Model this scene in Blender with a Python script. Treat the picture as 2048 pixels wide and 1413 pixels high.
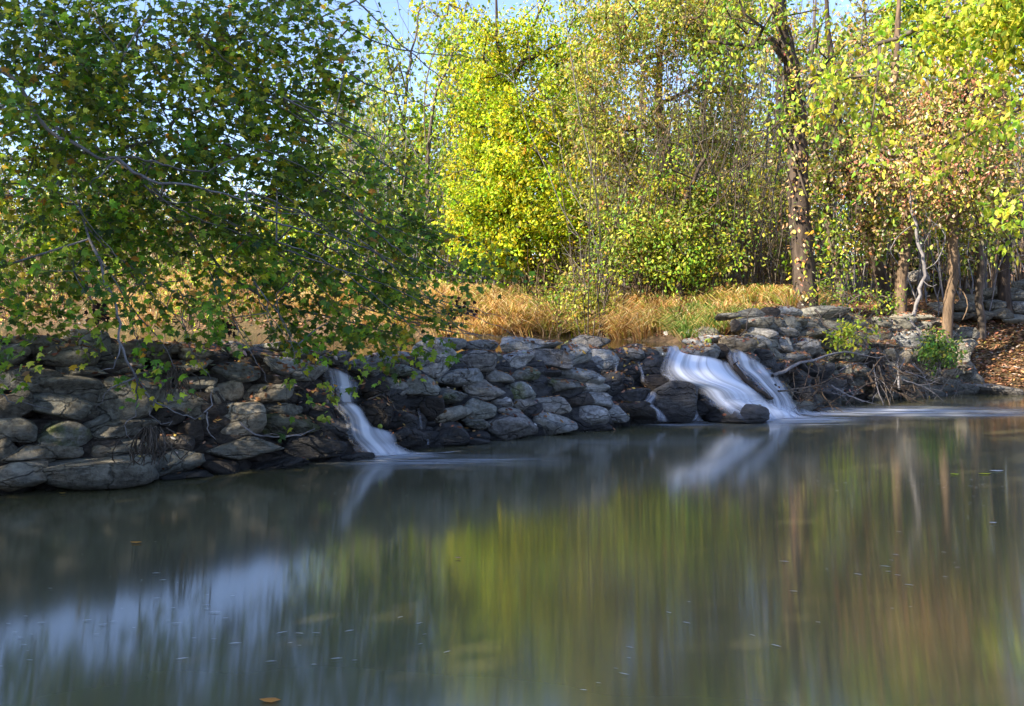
import bpy, bmesh, math, random
import numpy as np
from mathutils import Vector
from mathutils.bvhtree import BVHTree

for o in list(bpy.data.objects): bpy.data.objects.remove(o)
S = bpy.context.scene
C = S.collection
rng = np.random.default_rng(7)
random.seed(7)

# ------------------------------------------------------------------ camera
F = 1967.0; CX = 1024.0; CY = 706.5; HC = 1.7
PITCH = math.atan(96.5 / F)
cam = bpy.data.cameras.new('camera'); cam.sensor_width = 36; cam.lens = 36 * F / 2048
cam.clip_start = .05; cam.clip_end = 600
co = bpy.data.objects.new('camera', cam); C.objects.link(co)
co.location = (0, 0, HC); co.rotation_euler = (math.pi / 2 - PITCH, 0, 0)
S.camera = co

# ------------------------------------------------------------------ sky, sun, exposure
SUN_AZ = math.radians(-123); SUN_EL = math.radians(34)
W = bpy.data.worlds.new('World'); S.world = W; W.use_nodes = True
wn = W.node_tree; bg = wn.nodes['Background']
sky = wn.nodes.new('ShaderNodeTexSky'); sky.sky_type = 'NISHITA'; sky.sun_disc = False
sky.sun_elevation = SUN_EL; sky.sun_rotation = SUN_AZ % (2 * math.pi)
sky.air_density = .9; sky.dust_density = .4; sky.ozone_density = 4.
tint = wn.nodes.new('ShaderNodeMix'); tint.data_type = 'RGBA'; tint.blend_type = 'MULTIPLY'; tint.inputs[0].default_value = 1.; tint.inputs[7].default_value = (1.13, .99, 1.02, 1)
wn.links.new(sky.outputs[0], tint.inputs[6]); wn.links.new(tint.outputs[2], bg.inputs[0]); bg.inputs[1].default_value = .125
sl = bpy.data.lights.new('sun', 'SUN'); sl.energy = 5.0; sl.angle = math.radians(.6); sl.color = (1, .88, .70)
so = bpy.data.objects.new('sun', sl); C.objects.link(so)
to_sun = Vector((math.sin(SUN_AZ) * math.cos(SUN_EL), math.cos(SUN_AZ) * math.cos(SUN_EL), math.sin(SUN_EL)))
so.rotation_euler = to_sun.to_track_quat('Z', 'Y').to_euler(); so.location = to_sun * 40
S.view_settings.view_transform = 'Standard'; S.view_settings.look = 'None'
S.view_settings.exposure = 1.58; S.view_settings.gamma = 1; S.view_settings.use_curve_mapping = False
S.render.engine = 'CYCLES'
cy = S.cycles; cy.max_bounces = 6; cy.diffuse_bounces = 3; cy.glossy_bounces = 2; cy.transmission_bounces = 3
cy.transparent_max_bounces = 10; cy.caustics_reflective = False; cy.caustics_refractive = False
cy.sample_clamp_indirect = 4; cy.use_denoising = True

# ------------------------------------------------------------------ pixel <-> place (a pixel of the 2048x1413 photograph)
cp, sp = math.cos(PITCH), math.sin(PITCH)
def raydir(px, py):
    u = (px - CX) / F; v = (CY - py) / F
    return np.array([u, cp + v * sp, -sp + v * cp])
def at(px, py, Y):
    d = raydir(px, py); t = Y / d[1]
    return np.array([d[0] * t, Y, HC + d[2] * t])
def on_z(px, py, z):
    d = raydir(px, py); t = (z - HC) / d[2]
    return np.array([d[0] * t, d[1] * t, z])
ZU = .98
BX = np.array([-9, -6.5, -4.46, -3.5, -2.4, -1.55, .16, 1.6, 3.7, 5.5, 8.3, 9.9, 14.])
BY = np.array([4.5, 6.7, 8.57, 9.4, 10.2, 11.1, 12.4, 13.5, 14.4, 16.4, 18.3, 19., 18.])
def on_dam(px, py, off=0., k=.85):
    Y = 13.
    for _ in range(30):
        p = at(px, py, Y); Y2 = np.interp(p[0], BX, BY) + k * max(p[2], -.3) + off; Y = .5 * Y + .5 * Y2
    return at(px, py, Y)

# ------------------------------------------------------------------ helpers
def tag(o, label=None, cat=None, group=None, kind=None):
    if label: o['label'] = label
    if cat: o['category'] = cat
    if group: o['group'] = group
    if kind: o['kind'] = kind
    return o
def empty(name, loc=(0, 0, 0)):
    o = bpy.data.objects.new(name, None); C.objects.link(o); o.location = loc; o.empty_display_size = .2
    return o
def mk(name, V, faces, mat, parent=None, origin=None, col=None, uv=None, smooth=True):
    """faces: list of (M,k) int arrays"""
    V = np.asarray(V, dtype=np.float64)
    origin = np.zeros(3) if origin is None else np.asarray(origin, dtype=float)
    me = bpy.data.meshes.new(name)
    me.vertices.add(len(V)); me.vertices.foreach_set('co', (V - origin).astype(np.float32).ravel())
    loops = np.concatenate([f.ravel() for f in faces]).astype(np.int32)
    tot = np.concatenate([np.full(len(f), f.shape[1]) for f in faces]).astype(np.int32)
    st = np.concatenate([[0], np.cumsum(tot)[:-1]]).astype(np.int32)
    me.loops.add(len(loops)); me.loops.foreach_set('vertex_index', loops)
    me.polygons.add(len(tot)); me.polygons.foreach_set('loop_start', st); me.polygons.foreach_set('loop_total', tot)
    me.polygons.foreach_set('use_smooth', np.full(len(tot), smooth))
    me.update(calc_edges=True)
    if col is not None:
        a = me.color_attributes.new('tint', 'FLOAT_COLOR', 'POINT')
        a.data.foreach_set('color', np.concatenate([col, np.ones((len(col), 1))], 1).astype(np.float32).ravel())
    if uv is not None:
        l = me.uv_layers.new(name='flow'); l.data.foreach_set('uv', np.asarray(uv)[loops].astype(np.float32).ravel())
    me.materials.append(mat)
    o = bpy.data.objects.new(name, me); C.objects.link(o)
    if parent is not None:
        o.parent = parent; origin = origin - np.array(parent.location)
    o.location = origin
    return o
class SN:
    """smooth noise: a sum of sines"""
    def __init__(s, n=6, f=1., r=None, oct=3):
        r = r or rng; s.k = []; s.w = []
        for i in range(oct):
            k = r.normal(size=(n, 3)); k /= np.linalg.norm(k, axis=1)[:, None]
            s.k.append(np.concatenate([k * f * 2 ** i * r.uniform(.7, 1.3, (n, 1)), r.uniform(0, 6.28, (n, 1))], 1)); s.w.append(.5 ** i / n ** .5)
    def __call__(s, P):
        out = 0
        for k, w in zip(s.k, s.w): out = out + w * np.sin(P @ k[:, :3].T + k[:, 3]).sum(-1)
        return out

class Acc:
    def __init__(s): s.v = []; s.f = {}; s.c = []; s.n = 0
    def add(s, V, Fs, col=None):
        s.v.append(V); Fs = np.asarray(Fs)
        s.f.setdefault(Fs.shape[1], []).append(Fs + s.n); s.n += len(V)
        s.c.append(np.broadcast_to(col if col is not None else (1, 1, 1), (len(V), 3)))
    def build(s, name, mat, parent=None, origin=None, smooth=True, colour=True):
        if not s.n: return None
        return mk(name, np.concatenate(s.v), [np.concatenate(x) for x in s.f.values()], mat, parent, origin, np.concatenate(s.c) if colour else None, smooth=smooth)
def tube(acc, P, R, k=6, col=None):
    P = np.asarray(P, float); n = len(P); R = np.broadcast_to(R, n)
    T = np.gradient(P, axis=0); T /= np.linalg.norm(T, axis=1)[:, None] + 1e-9
    ref = np.array([.31, .2, .93]) if abs(T[:, 2]).mean() < .8 else np.array([.93, .3, .1])
    A = np.cross(T, ref); A /= np.linalg.norm(A, axis=1)[:, None] + 1e-9
    B = np.cross(T, A)
    a = np.arange(k) * 2 * np.pi / k
    V = P[:, None] + R[:, None, None] * (A[:, None] * np.cos(a)[None, :, None] + B[:, None] * np.sin(a)[None, :, None])
    i = np.arange(n - 1)[:, None] * k; j = np.arange(k)[None]; j2 = (j + 1) % k
    Fq = np.stack([i + j, i + j2, i + k + j2, i + k + j], -1).reshape(-1, 4)
    acc.add(V.reshape(-1, 3), Fq, col)
def smooth_line(P, m=4, jit=0., r=None):
    """Catmull-Rom through the points"""
    P = np.asarray(P, float); n = len(P)
    if n < 3 and m < 2: return P
    Q = np.concatenate([[2 * P[0] - P[1]], P, [2 * P[-1] - P[-2]]]); out = []
    for i in range(n - 1):
        p0, p1, p2, p3 = Q[i:i + 4]
        for t in np.arange(m) / m:
            out.append(.5 * (2 * p1 + (p2 - p0) * t + (2 * p0 - 5 * p1 + 4 * p2 - p3) * t * t + (3 * p1 - p0 - 3 * p2 + p3) * t ** 3))
    out.append(P[-1]); out = np.array(out)
    if jit: out[1:-1, :P.shape[1]] += (r or rng).normal(0, jit, (len(out) - 2, P.shape[1]))
    return out

# ------------------------------------------------------------------ materials
def newmat(name):
    m = bpy.data.materials.new(name); m.use_nodes = True
    return m, m.node_tree.nodes, m.node_tree.links, m.node_tree.nodes['Principled BSDF']
def ramp(N, stops):
    r = N.new('ShaderNodeValToRGB'); e = r.color_ramp.elements
    while len(e) < len(stops): e.new(.5)
    for i, (p, c) in enumerate(stops): e[i].position = p; e[i].color = (*c, 1) if len(c) == 3 else c
    return r
def noise(N, L, vec, scale, detail=5, rough=.6, dist=0.):
    n = N.new('ShaderNodeTexNoise'); n.inputs['Scale'].default_value = scale; n.inputs['Detail'].default_value = detail
    n.inputs['Roughness'].default_value = rough; n.inputs['Distortion'].default_value = dist
    if vec is not None: L.new(vec, n.inputs['Vector'])
    return n
def mixc(N, L, fac, a, b, mode='MIX'):
    m = N.new('ShaderNodeMix'); m.data_type = 'RGBA'; m.blend_type = mode
    for s, v in ((0, fac), (6, a), (7, b)):
        if hasattr(v, 'links'): L.new(v, m.inputs[s])
        elif s == 0: m.inputs[0].default_value = v
        else: m.inputs[s].default_value = (*v, 1)
    return m.outputs[2]
def rock_mat(name, dark, light, lichen=.25, moss=0., wet=0.):
    m, N, L, P = newmat(name)
    tc = N.new('ShaderNodeTexCoord'); oi = N.new('ShaderNodeObjectInfo')
    ad = N.new('ShaderNodeVectorMath'); ad.operation = 'ADD'
    mu = N.new('ShaderNodeMath'); mu.operation = 'MULTIPLY'; mu.inputs[1].default_value = 37.; L.new(oi.outputs['Random'], mu.inputs[0])
    L.new(tc.outputs['Object'], ad.inputs[0]); L.new(mu.outputs[0], ad.inputs[1]); v = ad.outputs[0]
    mp = N.new('ShaderNodeMapping'); mp.inputs['Scale'].default_value = (1, 1, 2.6); mp.inputs['Rotation'].default_value = (.35, .4, 0); L.new(v, mp.inputs[0])
    n1 = noise(N, L, mp.outputs[0], 3.2, 8, .65, .4); n2 = noise(N, L, v, 16, 6, .7); n3 = noise(N, L, v, 2.2, 5, .6)
    c = ramp(N, [(.28, dark), (.72, light)]); L.new(n1.outputs[0], c.inputs[0])
    g = ramp(N, [(.38, (.42, .40, .38)), (.58, (1.2, 1.2, 1.2))]); L.new(n2.outputs[0], g.inputs[0])
    col = mixc(N, L, .8, c.outputs[0], g.outputs[0], 'MULTIPLY')
    rv = ramp(N, [(0, (.60, .58, .56)), (.35, (1., .93, .84)), (.7, (.95, .96, .95)), (1, (1.32, 1.28, 1.22))]); L.new(oi.outputs['Random'], rv.inputs[0])
    col = mixc(N, L, 1., col, rv.outputs[0], 'MULTIPLY')
    if lichen:
        lr = ramp(N, [(.52, (0, 0, 0)), (.60, (lichen * 1.4,) * 3)]); L.new(n3.outputs[0], lr.inputs[0])
        col = mixc(N, L, lr.outputs[0], col, (.36, .37, .33))
    if moss:
        n4 = noise(N, L, v, 2.6, 6, .7); mr = ramp(N, [(.62 - .18 * moss, (0, 0, 0)), (.74 - .15 * moss, (.8,) * 3)]); L.new(n4.outputs[0], mr.inputs[0])
        mc = ramp(N, [(.3, (.05, .075, .02)), (.7, (.15, .18, .035))]); L.new(n2.outputs[0], mc.inputs[0])
        col = mixc(N, L, mr.outputs[0], col, mc.outputs[0])
    # the damp line near the water
    geo = N.new('ShaderNodeNewGeometry'); sx = N.new('ShaderNodeSeparateXYZ'); L.new(geo.outputs['Position'], sx.inputs[0])
    wr = N.new('ShaderNodeMapRange'); wr.inputs['From Min'].default_value = .0; wr.inputs['From Max'].default_value = .28; wr.inputs['To Min'].default_value = .38; wr.inputs['To Max'].default_value = 1.; L.new(sx.outputs[2], wr.inputs[0])
    cw = N.new('ShaderNodeCombineColor')
    for i in range(3): L.new(wr.outputs[0], cw.inputs[i])
    col = mixc(N, L, 1., col, cw.outputs[0], 'MULTIPLY')
    L.new(col, P.inputs['Base Color'])
    rr = N.new('ShaderNodeMapRange'); rr.inputs['To Min'].default_value = .85 - .6 * wet; rr.inputs['To Max'].default_value = 1. - .55 * wet; L.new(n2.outputs[0], rr.inputs[0]); L.new(rr.outputs[0], P.inputs['Roughness'])
    P.inputs['Specular IOR Level'].default_value = .3 + .3 * wet
    ht = N.new('ShaderNodeMath'); ht.operation = 'ADD'; L.new(n1.outputs[0], ht.inputs[0]); h2 = N.new('ShaderNodeMath'); h2.operation = 'MULTIPLY'; h2.inputs[1].default_value = .35; L.new(n2.outputs[0], h2.inputs[0]); L.new(h2.outputs[0], ht.inputs[1])
    vo = N.new('ShaderNodeTexVoronoi'); vo.feature = 'DISTANCE_TO_EDGE'; vo.inputs['Scale'].default_value = 2.1; nd = noise(N, L, v, 5, 3); va = N.new('ShaderNodeMix'); va.data_type = 'RGBA'; va.inputs[0].default_value = .25; L.new(mp.outputs[0], va.inputs[6]); L.new(nd.outputs[1], va.inputs[7]); L.new(va.outputs[2], vo.inputs['Vector'])
    cr_ = ramp(N, [(.0, (.35, .35, .35)), (.035, (1, 1, 1))]); L.new(vo.outputs['Distance'], cr_.inputs[0]); col = mixc(N, L, .75, col, cr_.outputs[0], 'MULTIPLY'); L.new(col, P.inputs['Base Color'])
    h3 = N.new('ShaderNodeMath'); h3.operation = 'MULTIPLY_ADD'; h3.inputs[1].default_value = .35; L.new(cr_.outputs[0], h3.inputs[0]); L.new(ht.outputs[0], h3.inputs[2])
    b = N.new('ShaderNodeBump'); b.inputs['Strength'].default_value = 1.; b.inputs['Distance'].default_value = .12; L.new(h3.outputs[0], b.inputs['Height']); L.new(b.outputs[0], P.inputs['Normal'])
    return m
RM = {
    'g': rock_mat('rock_grey', (.17, .17, .17), (.56, .55, .53)),
    'o': rock_mat('rock_olive', (.095, .09, .073), (.34, .32, .265), .25),
    't': rock_mat('rock_tan', (.19, .165, .125), (.55, .49, .39), .3),
    'p': rock_mat('rock_pale', (.28, .27, .25), (.64, .62, .58), .3),
    'm': rock_mat('rock_mossy', (.14, .145, .13), (.45, .455, .42), .2, moss=.5),
    'y': rock_mat('rock_yellow_moss', (.07, .07, .05), (.2, .2, .15), .1, moss=.85),
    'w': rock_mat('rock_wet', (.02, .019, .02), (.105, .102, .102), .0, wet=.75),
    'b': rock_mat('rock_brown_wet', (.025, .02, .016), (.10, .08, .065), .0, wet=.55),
}
def leaf_mat(name, trans=.45, rough=.5, spec=.35):
    m, N, L, P = newmat(name)
    a = N.new('ShaderNodeAttribute'); a.attribute_name = 'tint'
    L.new(a.outputs[0], P.inputs['Base Color']); P.inputs['Roughness'].default_value = rough; P.inputs['Specular IOR Level'].default_value = spec
    t = N.new('ShaderNodeBsdfTranslucent'); L.new(mixc(N, L, 1., a.outputs[0], (1.25, 1.2, .6), 'MULTIPLY'), t.inputs[0])
    mx = N.new('ShaderNodeMixShader'); mx.inputs[0].default_value = trans
    L.new(P.outputs[0], mx.inputs[1]); L.new(t.outputs[0], mx.inputs[2]); L.new(mx.outputs[0], N['Material Output'].inputs[0])
    return m
LEAF = leaf_mat('leaf'); DRY = leaf_mat('dry_leaf', .25, .8, .1); GRASS = leaf_mat('grass', .35, .7, .15)
def single_leaf_mat(name, pal):
    m, N, L, P = newmat(name)
    oi = N.new('ShaderNodeObjectInfo'); r = ramp(N, [(i / len(pal), c) for i, c in enumerate(pal)]); r.color_ramp.interpolation = 'CONSTANT'
    L.new(oi.outputs['Random'], r.inputs[0]); L.new(r.outputs[0], P.inputs['Base Color']); P.inputs['Roughness'].default_value = .45
    t = N.new('ShaderNodeBsdfTranslucent'); L.new(r.outputs[0], t.inputs[0]); mx = N.new('ShaderNodeMixShader'); mx.inputs[0].default_value = .4
    L.new(P.outputs[0], mx.inputs[1]); L.new(t.outputs[0], mx.inputs[2]); L.new(mx.outputs[0], N['Material Output'].inputs[0])
    return m
def bark_mat(name, dark, light, scale=9.):
    m, N, L, P = newmat(name)
    tc = N.new('ShaderNodeTexCoord'); mp = N.new('ShaderNodeMapping'); mp.inputs['Scale'].default_value = (1, 1, .25); L.new(tc.outputs['Object'], mp.inputs[0])
    n = noise(N, L, mp.outputs[0], scale, 8, .7, .5); r = ramp(N, [(.35, dark), (.68, light)]); L.new(n.outputs[0], r.inputs[0]); L.new(r.outputs[0], P.inputs['Base Color'])
    P.inputs['Roughness'].default_value = .9; P.inputs['Specular IOR Level'].default_value = .2
    b = N.new('ShaderNodeBump'); b.inputs['Strength'].default_value = .8; b.inputs['Distance'].default_value = .04; L.new(n.outputs[0], b.inputs['Height']); L.new(b.outputs[0], P.inputs['Normal'])
    return m
BARK = {'pale': bark_mat('bark_pale', (.12, .11, .11), (.34, .32, .32)), 'dark': bark_mat('bark_dark', (.03, .023, .018), (.12, .09, .07)),
        'tan': bark_mat('bark_tan', (.07, .05, .035), (.26, .18, .115)), 'mid': bark_mat('bark_mid', (.06, .05, .04), (.20, .16, .125))}

def ground_mat():
    m, N, L, P = newmat('ground')
    geo = N.new('ShaderNodeNewGeometry'); v = geo.outputs['Position']
    n1 = noise(N, L, v, .8, 6); n2 = noise(N, L, v, 9, 8, .75); n3 = noise(N, L, v, 40, 4, .7)
    c1 = ramp(N, [(.3, (.06, .04, .025)), (.5, (.15, .10, .06)), (.7, (.28, .19, .11))]); L.new(n2.outputs[0], c1.inputs[0])
    c2 = ramp(N, [(.45, (.05, .06, .02)), (.7, (.18, .14, .06))]); L.new(n3.outputs[0], c2.inputs[0])
    f = ramp(N, [(.45, (0, 0, 0)), (.6, (.6, .6, .6))]); L.new(n1.outputs[0], f.inputs[0])
    col = mixc(N, L, f.outputs[0], c1.outputs[0], c2.outputs[0])
    L.new(col, P.inputs['Base Color']); P.inputs['Roughness'].default_value = .95; P.inputs['Specular IOR Level'].default_value = .1
    b = N.new('ShaderNodeBump'); b.inputs['Strength'].default_value = .9; b.inputs['Distance'].default_value = .12; L.new(n2.outputs[0], b.inputs['Height']); L.new(b.outputs[0], P.inputs['Normal'])
    return m
def water_mat(name, body, rough, foam_spots=(), bump=.012):
    m, N, L, P = newmat(name)
    geo = N.new('ShaderNodeNewGeometry'); v = geo.outputs['Position']
    mp = N.new('ShaderNodeMapping'); mp.inputs['Scale'].default_value = (.35, 1., 1.); mp.inputs['Rotation'].default_value = (0, 0, -.2); L.new(v, mp.inputs[0])
    n = noise(N, L, mp.outputs[0], 1.1, 3, .5, .6); n2 = noise(N, L, mp.outputs[0], .35, 4, .6)
    cr = ramp(N, [(.35, tuple(c * .75 for c in body)), (.65, tuple(c * 1.25 for c in body))]); L.new(n2.outputs[0], cr.inputs[0]); col = cr.outputs[0]
    rsock = None
    if foam_spots:
        sx = N.new('ShaderNodeSeparateXYZ'); L.new(v, sx.inputs[0]); tot = None
        st = N.new('ShaderNodeMapping'); st.inputs['Scale'].default_value = (.5, 5., 1.); st.inputs['Rotation'].default_value = (0, 0, -.12); L.new(v, st.inputs[0])
        fn = noise(N, L, st.outputs[0], 1.3, 5, .6, .8)
        for (fx, fy, rx, ry, a, rot) in foam_spots:
            mpp = N.new('ShaderNodeMapping'); mpp.vector_type = 'TEXTURE'; mpp.inputs['Location'].default_value = (fx, fy, 0); mpp.inputs['Rotation'].default_value = (0, 0, rot); mpp.inputs['Scale'].default_value = (rx, ry, 1); L.new(v, mpp.inputs[0])
            ln = N.new('ShaderNodeVectorMath'); ln.operation = 'LENGTH'; L.new(mpp.outputs[0], ln.inputs[0])
            mr = N.new('ShaderNodeMapRange'); mr.interpolation_type = 'SMOOTHSTEP'; mr.inputs['From Min'].default_value = 1.; mr.inputs['From Max'].default_value = .0; mr.inputs['To Min'].default_value = 0; mr.inputs['To Max'].default_value = a; L.new(ln.outputs['Value'], mr.inputs[0])
            if tot is None: tot = mr.outputs[0]
            else:
                ad = N.new('ShaderNodeMath'); ad.operation = 'ADD'; ad.use_clamp = True; L.new(tot, ad.inputs[0]); L.new(mr.outputs[0], ad.inputs[1]); tot = ad.outputs[0]
        fr = N.new('ShaderNodeMapRange'); fr.inputs['From Min'].default_value = .36; fr.inputs['From Max'].default_value = .66; fr.inputs['To Min'].default_value = .12; L.new(fn.outputs[0], fr.inputs[0])
        ml = N.new('ShaderNodeMath'); ml.operation = 'MULTIPLY'; ml.use_clamp = True; L.new(tot, ml.inputs[0]); L.new(fr.outputs[0], ml.inputs[1])
        col = mixc(N, L, ml.outputs[0], col, (.62, .66, .74))
        rr = N.new('ShaderNodeMapRange'); rr.inputs['To Min'].default_value = rough; rr.inputs['To Max'].default_value = .6; L.new(ml.outputs[0], rr.inputs[0]); rsock = rr.outputs[0]
    L.new(col, P.inputs['Base Color']); P.inputs['Anisotropic'].default_value = .92; tv = N.new('ShaderNodeCombineXYZ'); tv.inputs[1].default_value = 1.; L.new(tv.outputs[0], P.inputs['Tangent']); P.inputs['IOR'].default_value = 1.85; P.inputs['Roughness'].default_value = rough
    if rsock is not None: L.new(rsock, P.inputs['Roughness'])
    if not bump: return m
    b = N.new('ShaderNodeBump'); b.inputs['Strength'].default_value = 1.; b.inputs['Distance'].default_value = bump; L.new(n.outputs[0], b.inputs['Height']); L.new(b.outputs[0], P.inputs['Normal'])
    return m
def fall_mat():
    m, N, L, P = newmat('falling_water')
    uv = N.new('ShaderNodeUVMap'); uv.uv_map = 'flow'
    mp = N.new('ShaderNodeMapping'); mp.inputs['Scale'].default_value = (2.6, .4, 1); L.new(uv.outputs[0], mp.inputs[0])
    n = noise(N, L, mp.outputs[0], 1., 3, .5, .7)
    c = ramp(N, [(.25, (.66, .68, .76)), (.6, (.80, .83, .90))]); L.new(n.outputs[0], c.inputs[0]); L.new(c.outputs[0], P.inputs['Base Color'])
    P.inputs['Roughness'].default_value = .55; P.inputs['IOR'].default_value = 1.33
    at_ = N.new('ShaderNodeAttribute'); at_.attribute_name = 'tint'; se = N.new('ShaderNodeSeparateColor'); L.new(at_.outputs[0], se.inputs[0])
    mr = N.new('ShaderNodeMapRange'); mr.inputs['From Min'].default_value = .32; mr.inputs['From Max'].default_value = .6; mr.inputs['To Min'].default_value = -.34; mr.inputs['To Max'].default_value = .34; L.new(n.outputs[0], mr.inputs[0])
    ad = N.new('ShaderNodeMath'); ad.operation = 'ADD'; ad.use_clamp = True; L.new(mr.outputs[0], ad.inputs[0]); L.new(se.outputs[0], ad.inputs[1])
    m2 = N.new('ShaderNodeMath'); m2.operation = 'MULTIPLY'; m2.use_clamp = True; L.new(ad.outputs[0], m2.inputs[0]); L.new(se.outputs[1], m2.inputs[1]); L.new(m2.outputs[0], P.inputs['Alpha'])
    b = N.new('ShaderNodeBump'); b.inputs['Strength'].default_value = .35; b.inputs['Distance'].default_value = .04; L.new(n.outputs[0], b.inputs['Height']); L.new(b.outputs[0], P.inputs['Normal'])
    return m

# ------------------------------------------------------------------ terrain and water
def sdist(P, poly):
    poly = np.asarray(poly, float); A = poly; B = np.roll(poly, -1, 0); d = np.full(len(P), 1e9); inside = np.zeros(len(P), bool)
    for a, b in zip(A, B):
        ab = b - a; t = np.clip(((P - a) @ ab) / (ab @ ab), 0, 1); d = np.minimum(d, np.linalg.norm(P - a - t[:, None] * ab, axis=1))
        c = ((a[1] > P[:, 1]) != (b[1] > P[:, 1])); x = (b[0] - a[0]) * (P[:, 1] - a[1]) / (b[1] - a[1] + 1e-12) + a[0]; inside ^= c & (P[:, 0] < x)
    return np.where(inside, -d, d)
LOW = [(x, y) for x, y in zip(BX[:-1], BY[:-1])] + [(13, 18.5), (15.5, 10), (14, -8), (-5.5, -8), (-7.5, 1)]
UP = [(-30, 15), (-9, 11), (-5.0, 9.7), (-3.2, 11.2), (-1.4, 12.7), (.4, 14.1), (1.8, 15.0), (3.6, 15.9), (4.5, 16.7), (3.9, 17.8), (3.0, 18.4), (2.5, 19.8), (2.0, 21.4), (1.4, 22.9), (-.3, 21.7), (-1.9, 22.4), (-5.8, 24.8), (-12, 28), (-16, 29.5), (-30, 31)]
tn = SN(6, .35, oct=4)
def ss(a, b, x): t = np.clip((x - a) / (b - a), 0, 1); return t * t * (3 - 2 * t)
def height(X, Y):
    X = np.atleast_1d(np.asarray(X, float)); Y = np.atleast_1d(np.asarray(Y, float)); P = np.stack([X, Y], 1)
    dl = sdist(P, LOW); du = sdist(P, UP)
    slope = 1. + (.42 - 1.) * ss(8.3, 9.8, X); cap = 1.05 + .55 * ss(3, 5, X)
    dl = dl - .45 * (1 - ss(8.8, 9.6, X))
    hl = np.where(dl < 0, np.maximum(-.6, dl * .8), np.minimum(slope * dl, cap) + .07 * np.maximum(0, dl - cap / slope))
    hl = np.where((X > -7) & (X < 4.4) & (du > -.3) & (dl < 1.9), np.minimum(hl, .75), hl)
    hu = np.where(du < 0, np.maximum(ZU - .5, ZU + du * .5), ZU + np.minimum(.5 * du, 1.25) + .05 * np.maximum(0, du - 2.5))
    nz = tn(np.stack([X, Y, 0 * X], 1)) * .12
    return np.minimum(hl, hu) + nz * ss(.0, 1., np.minimum(np.abs(dl), np.abs(du)) / 1.2)
def gz(x, y): return float(height([x], [y])[0])
gx = np.concatenate([np.arange(-120, -20, 5.), np.arange(-20, 20, .3), np.arange(20, 125, 5.)]); gy = np.concatenate([np.arange(-40, 2, 3.), np.arange(2, 34, .3), np.arange(34, 50, 1.), np.arange(50, 200, 6.)])
GX, GY = np.meshgrid(gx, gy); Z = height(GX.ravel(), GY.ravel())
nx, ny = len(gx), len(gy); ii = np.arange(ny - 1)[:, None] * nx + np.arange(nx - 1)[None]
tag(mk('ground', np.stack([GX.ravel(), GY.ravel(), Z], 1), [np.stack([ii, ii + 1, ii + nx + 1, ii + nx], -1).reshape(-1, 4)], ground_mat()), kind='structure')

def sheet(name, poly, z, mat):
    n = len(poly); V = np.array([(x, y, z) for x, y in poly]); o = mk(name, V, [np.arange(n)[None]], mat, smooth=False); return tag(o, kind='structure')
foam = []
for (px, py, rx, ry, a, rot) in [(790, 912, .7, .28, .95, 0), (870, 922, 1.9, .8, .6, 0), (1340, 848, .9, .5, .9, 0.), (1590, 836, 1.3, 1.2, 1., .1), (1750, 824, 3.4, 1.3, .85, .1), (1560, 845, 2.2, 1.0, .35, .1), (1960, 824, 3.5, 1.3, .4, 0), (1150, 885, 3, .8, .16, .1)]:
    p = on_z(px, py, 0); foam.append((p[0], p[1], rx, ry, a, rot))
sheet('water', [(-9.5, -9), (17, -9), (17, 21), (-9.5, 21)], 0, water_mat('creek_water', (.105, .098, .052), .076, foam, .0))
sheet('water', [(-34, 13), (-9, 10.6), (-5, 9.5), (-3.4, 10.8), (-2.3, 11.65), (-1.5, 12.4), (.2, 13.75), (1.7, 14.9), (3.7, 15.75), (4.9, 16.8), (4.8, 19), (3.5, 24), (-2, 26), (-12, 31), (-34, 34)], ZU, water_mat('pond_water', (.06, .055, .03), .08, (), .004))

# ------------------------------------------------------------------ rocks
def ico(sub):
    bm = bmesh.new(); bmesh.ops.create_icosphere(bm, subdivisions=sub, radius=1.); V = np.array([v.co[:] for v in bm.verts]); Fc = np.array([[v.index for v in f.verts] for f in bm.faces]); bm.free(); return V, Fc
ICO = {2: ico(2), 3: ico(3), 4: ico(4)}
def rock_shape(seed, sub=3, boxy=.5, cuts=9, rough=.05, strata=.01):
    r = np.random.default_rng(seed); D, Fc = ICO[sub]
    p = 2 + 3.0 * boxy
    R = 1 / (np.abs(D) ** p).sum(1) ** (1 / p)
    n = r.normal(size=(cuts, 3)) * np.array([1, 1, 1.]); n /= np.linalg.norm(n, axis=1)[:, None]; h = r.uniform(.50, .88, cuts)
    dd = np.clip(D @ n.T, 1e-3, None); lim = h / dd
    X = np.concatenate([R[:, None], lim], 1); k = 46.
    R = -np.log(np.exp(-k * np.clip(X, 0, 3)).sum(1)) / k
    V = D * R[:, None]
    V = V + D * (SN(5, 2.2, r, 4)(V) * rough)[:, None]
    if strata:
        ax = np.array([r.normal(0, .25), r.normal(0, .25), 1.]); q = V @ ax; q = q + .12 * SN(4, 1.5, r, 2)(V)
        V = V + D * np.array([1, 1, .3]) * (strata * np.sign(np.sin(q * r.uniform(10, 16))) * np.abs(np.sin(q * 13)) ** .5)[:, None]
    a = V.min(0); b = V.max(0); return (V - (a + b) / 2) / ((b - a) / 2), Fc
rock_world = []      # for the litter
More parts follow.
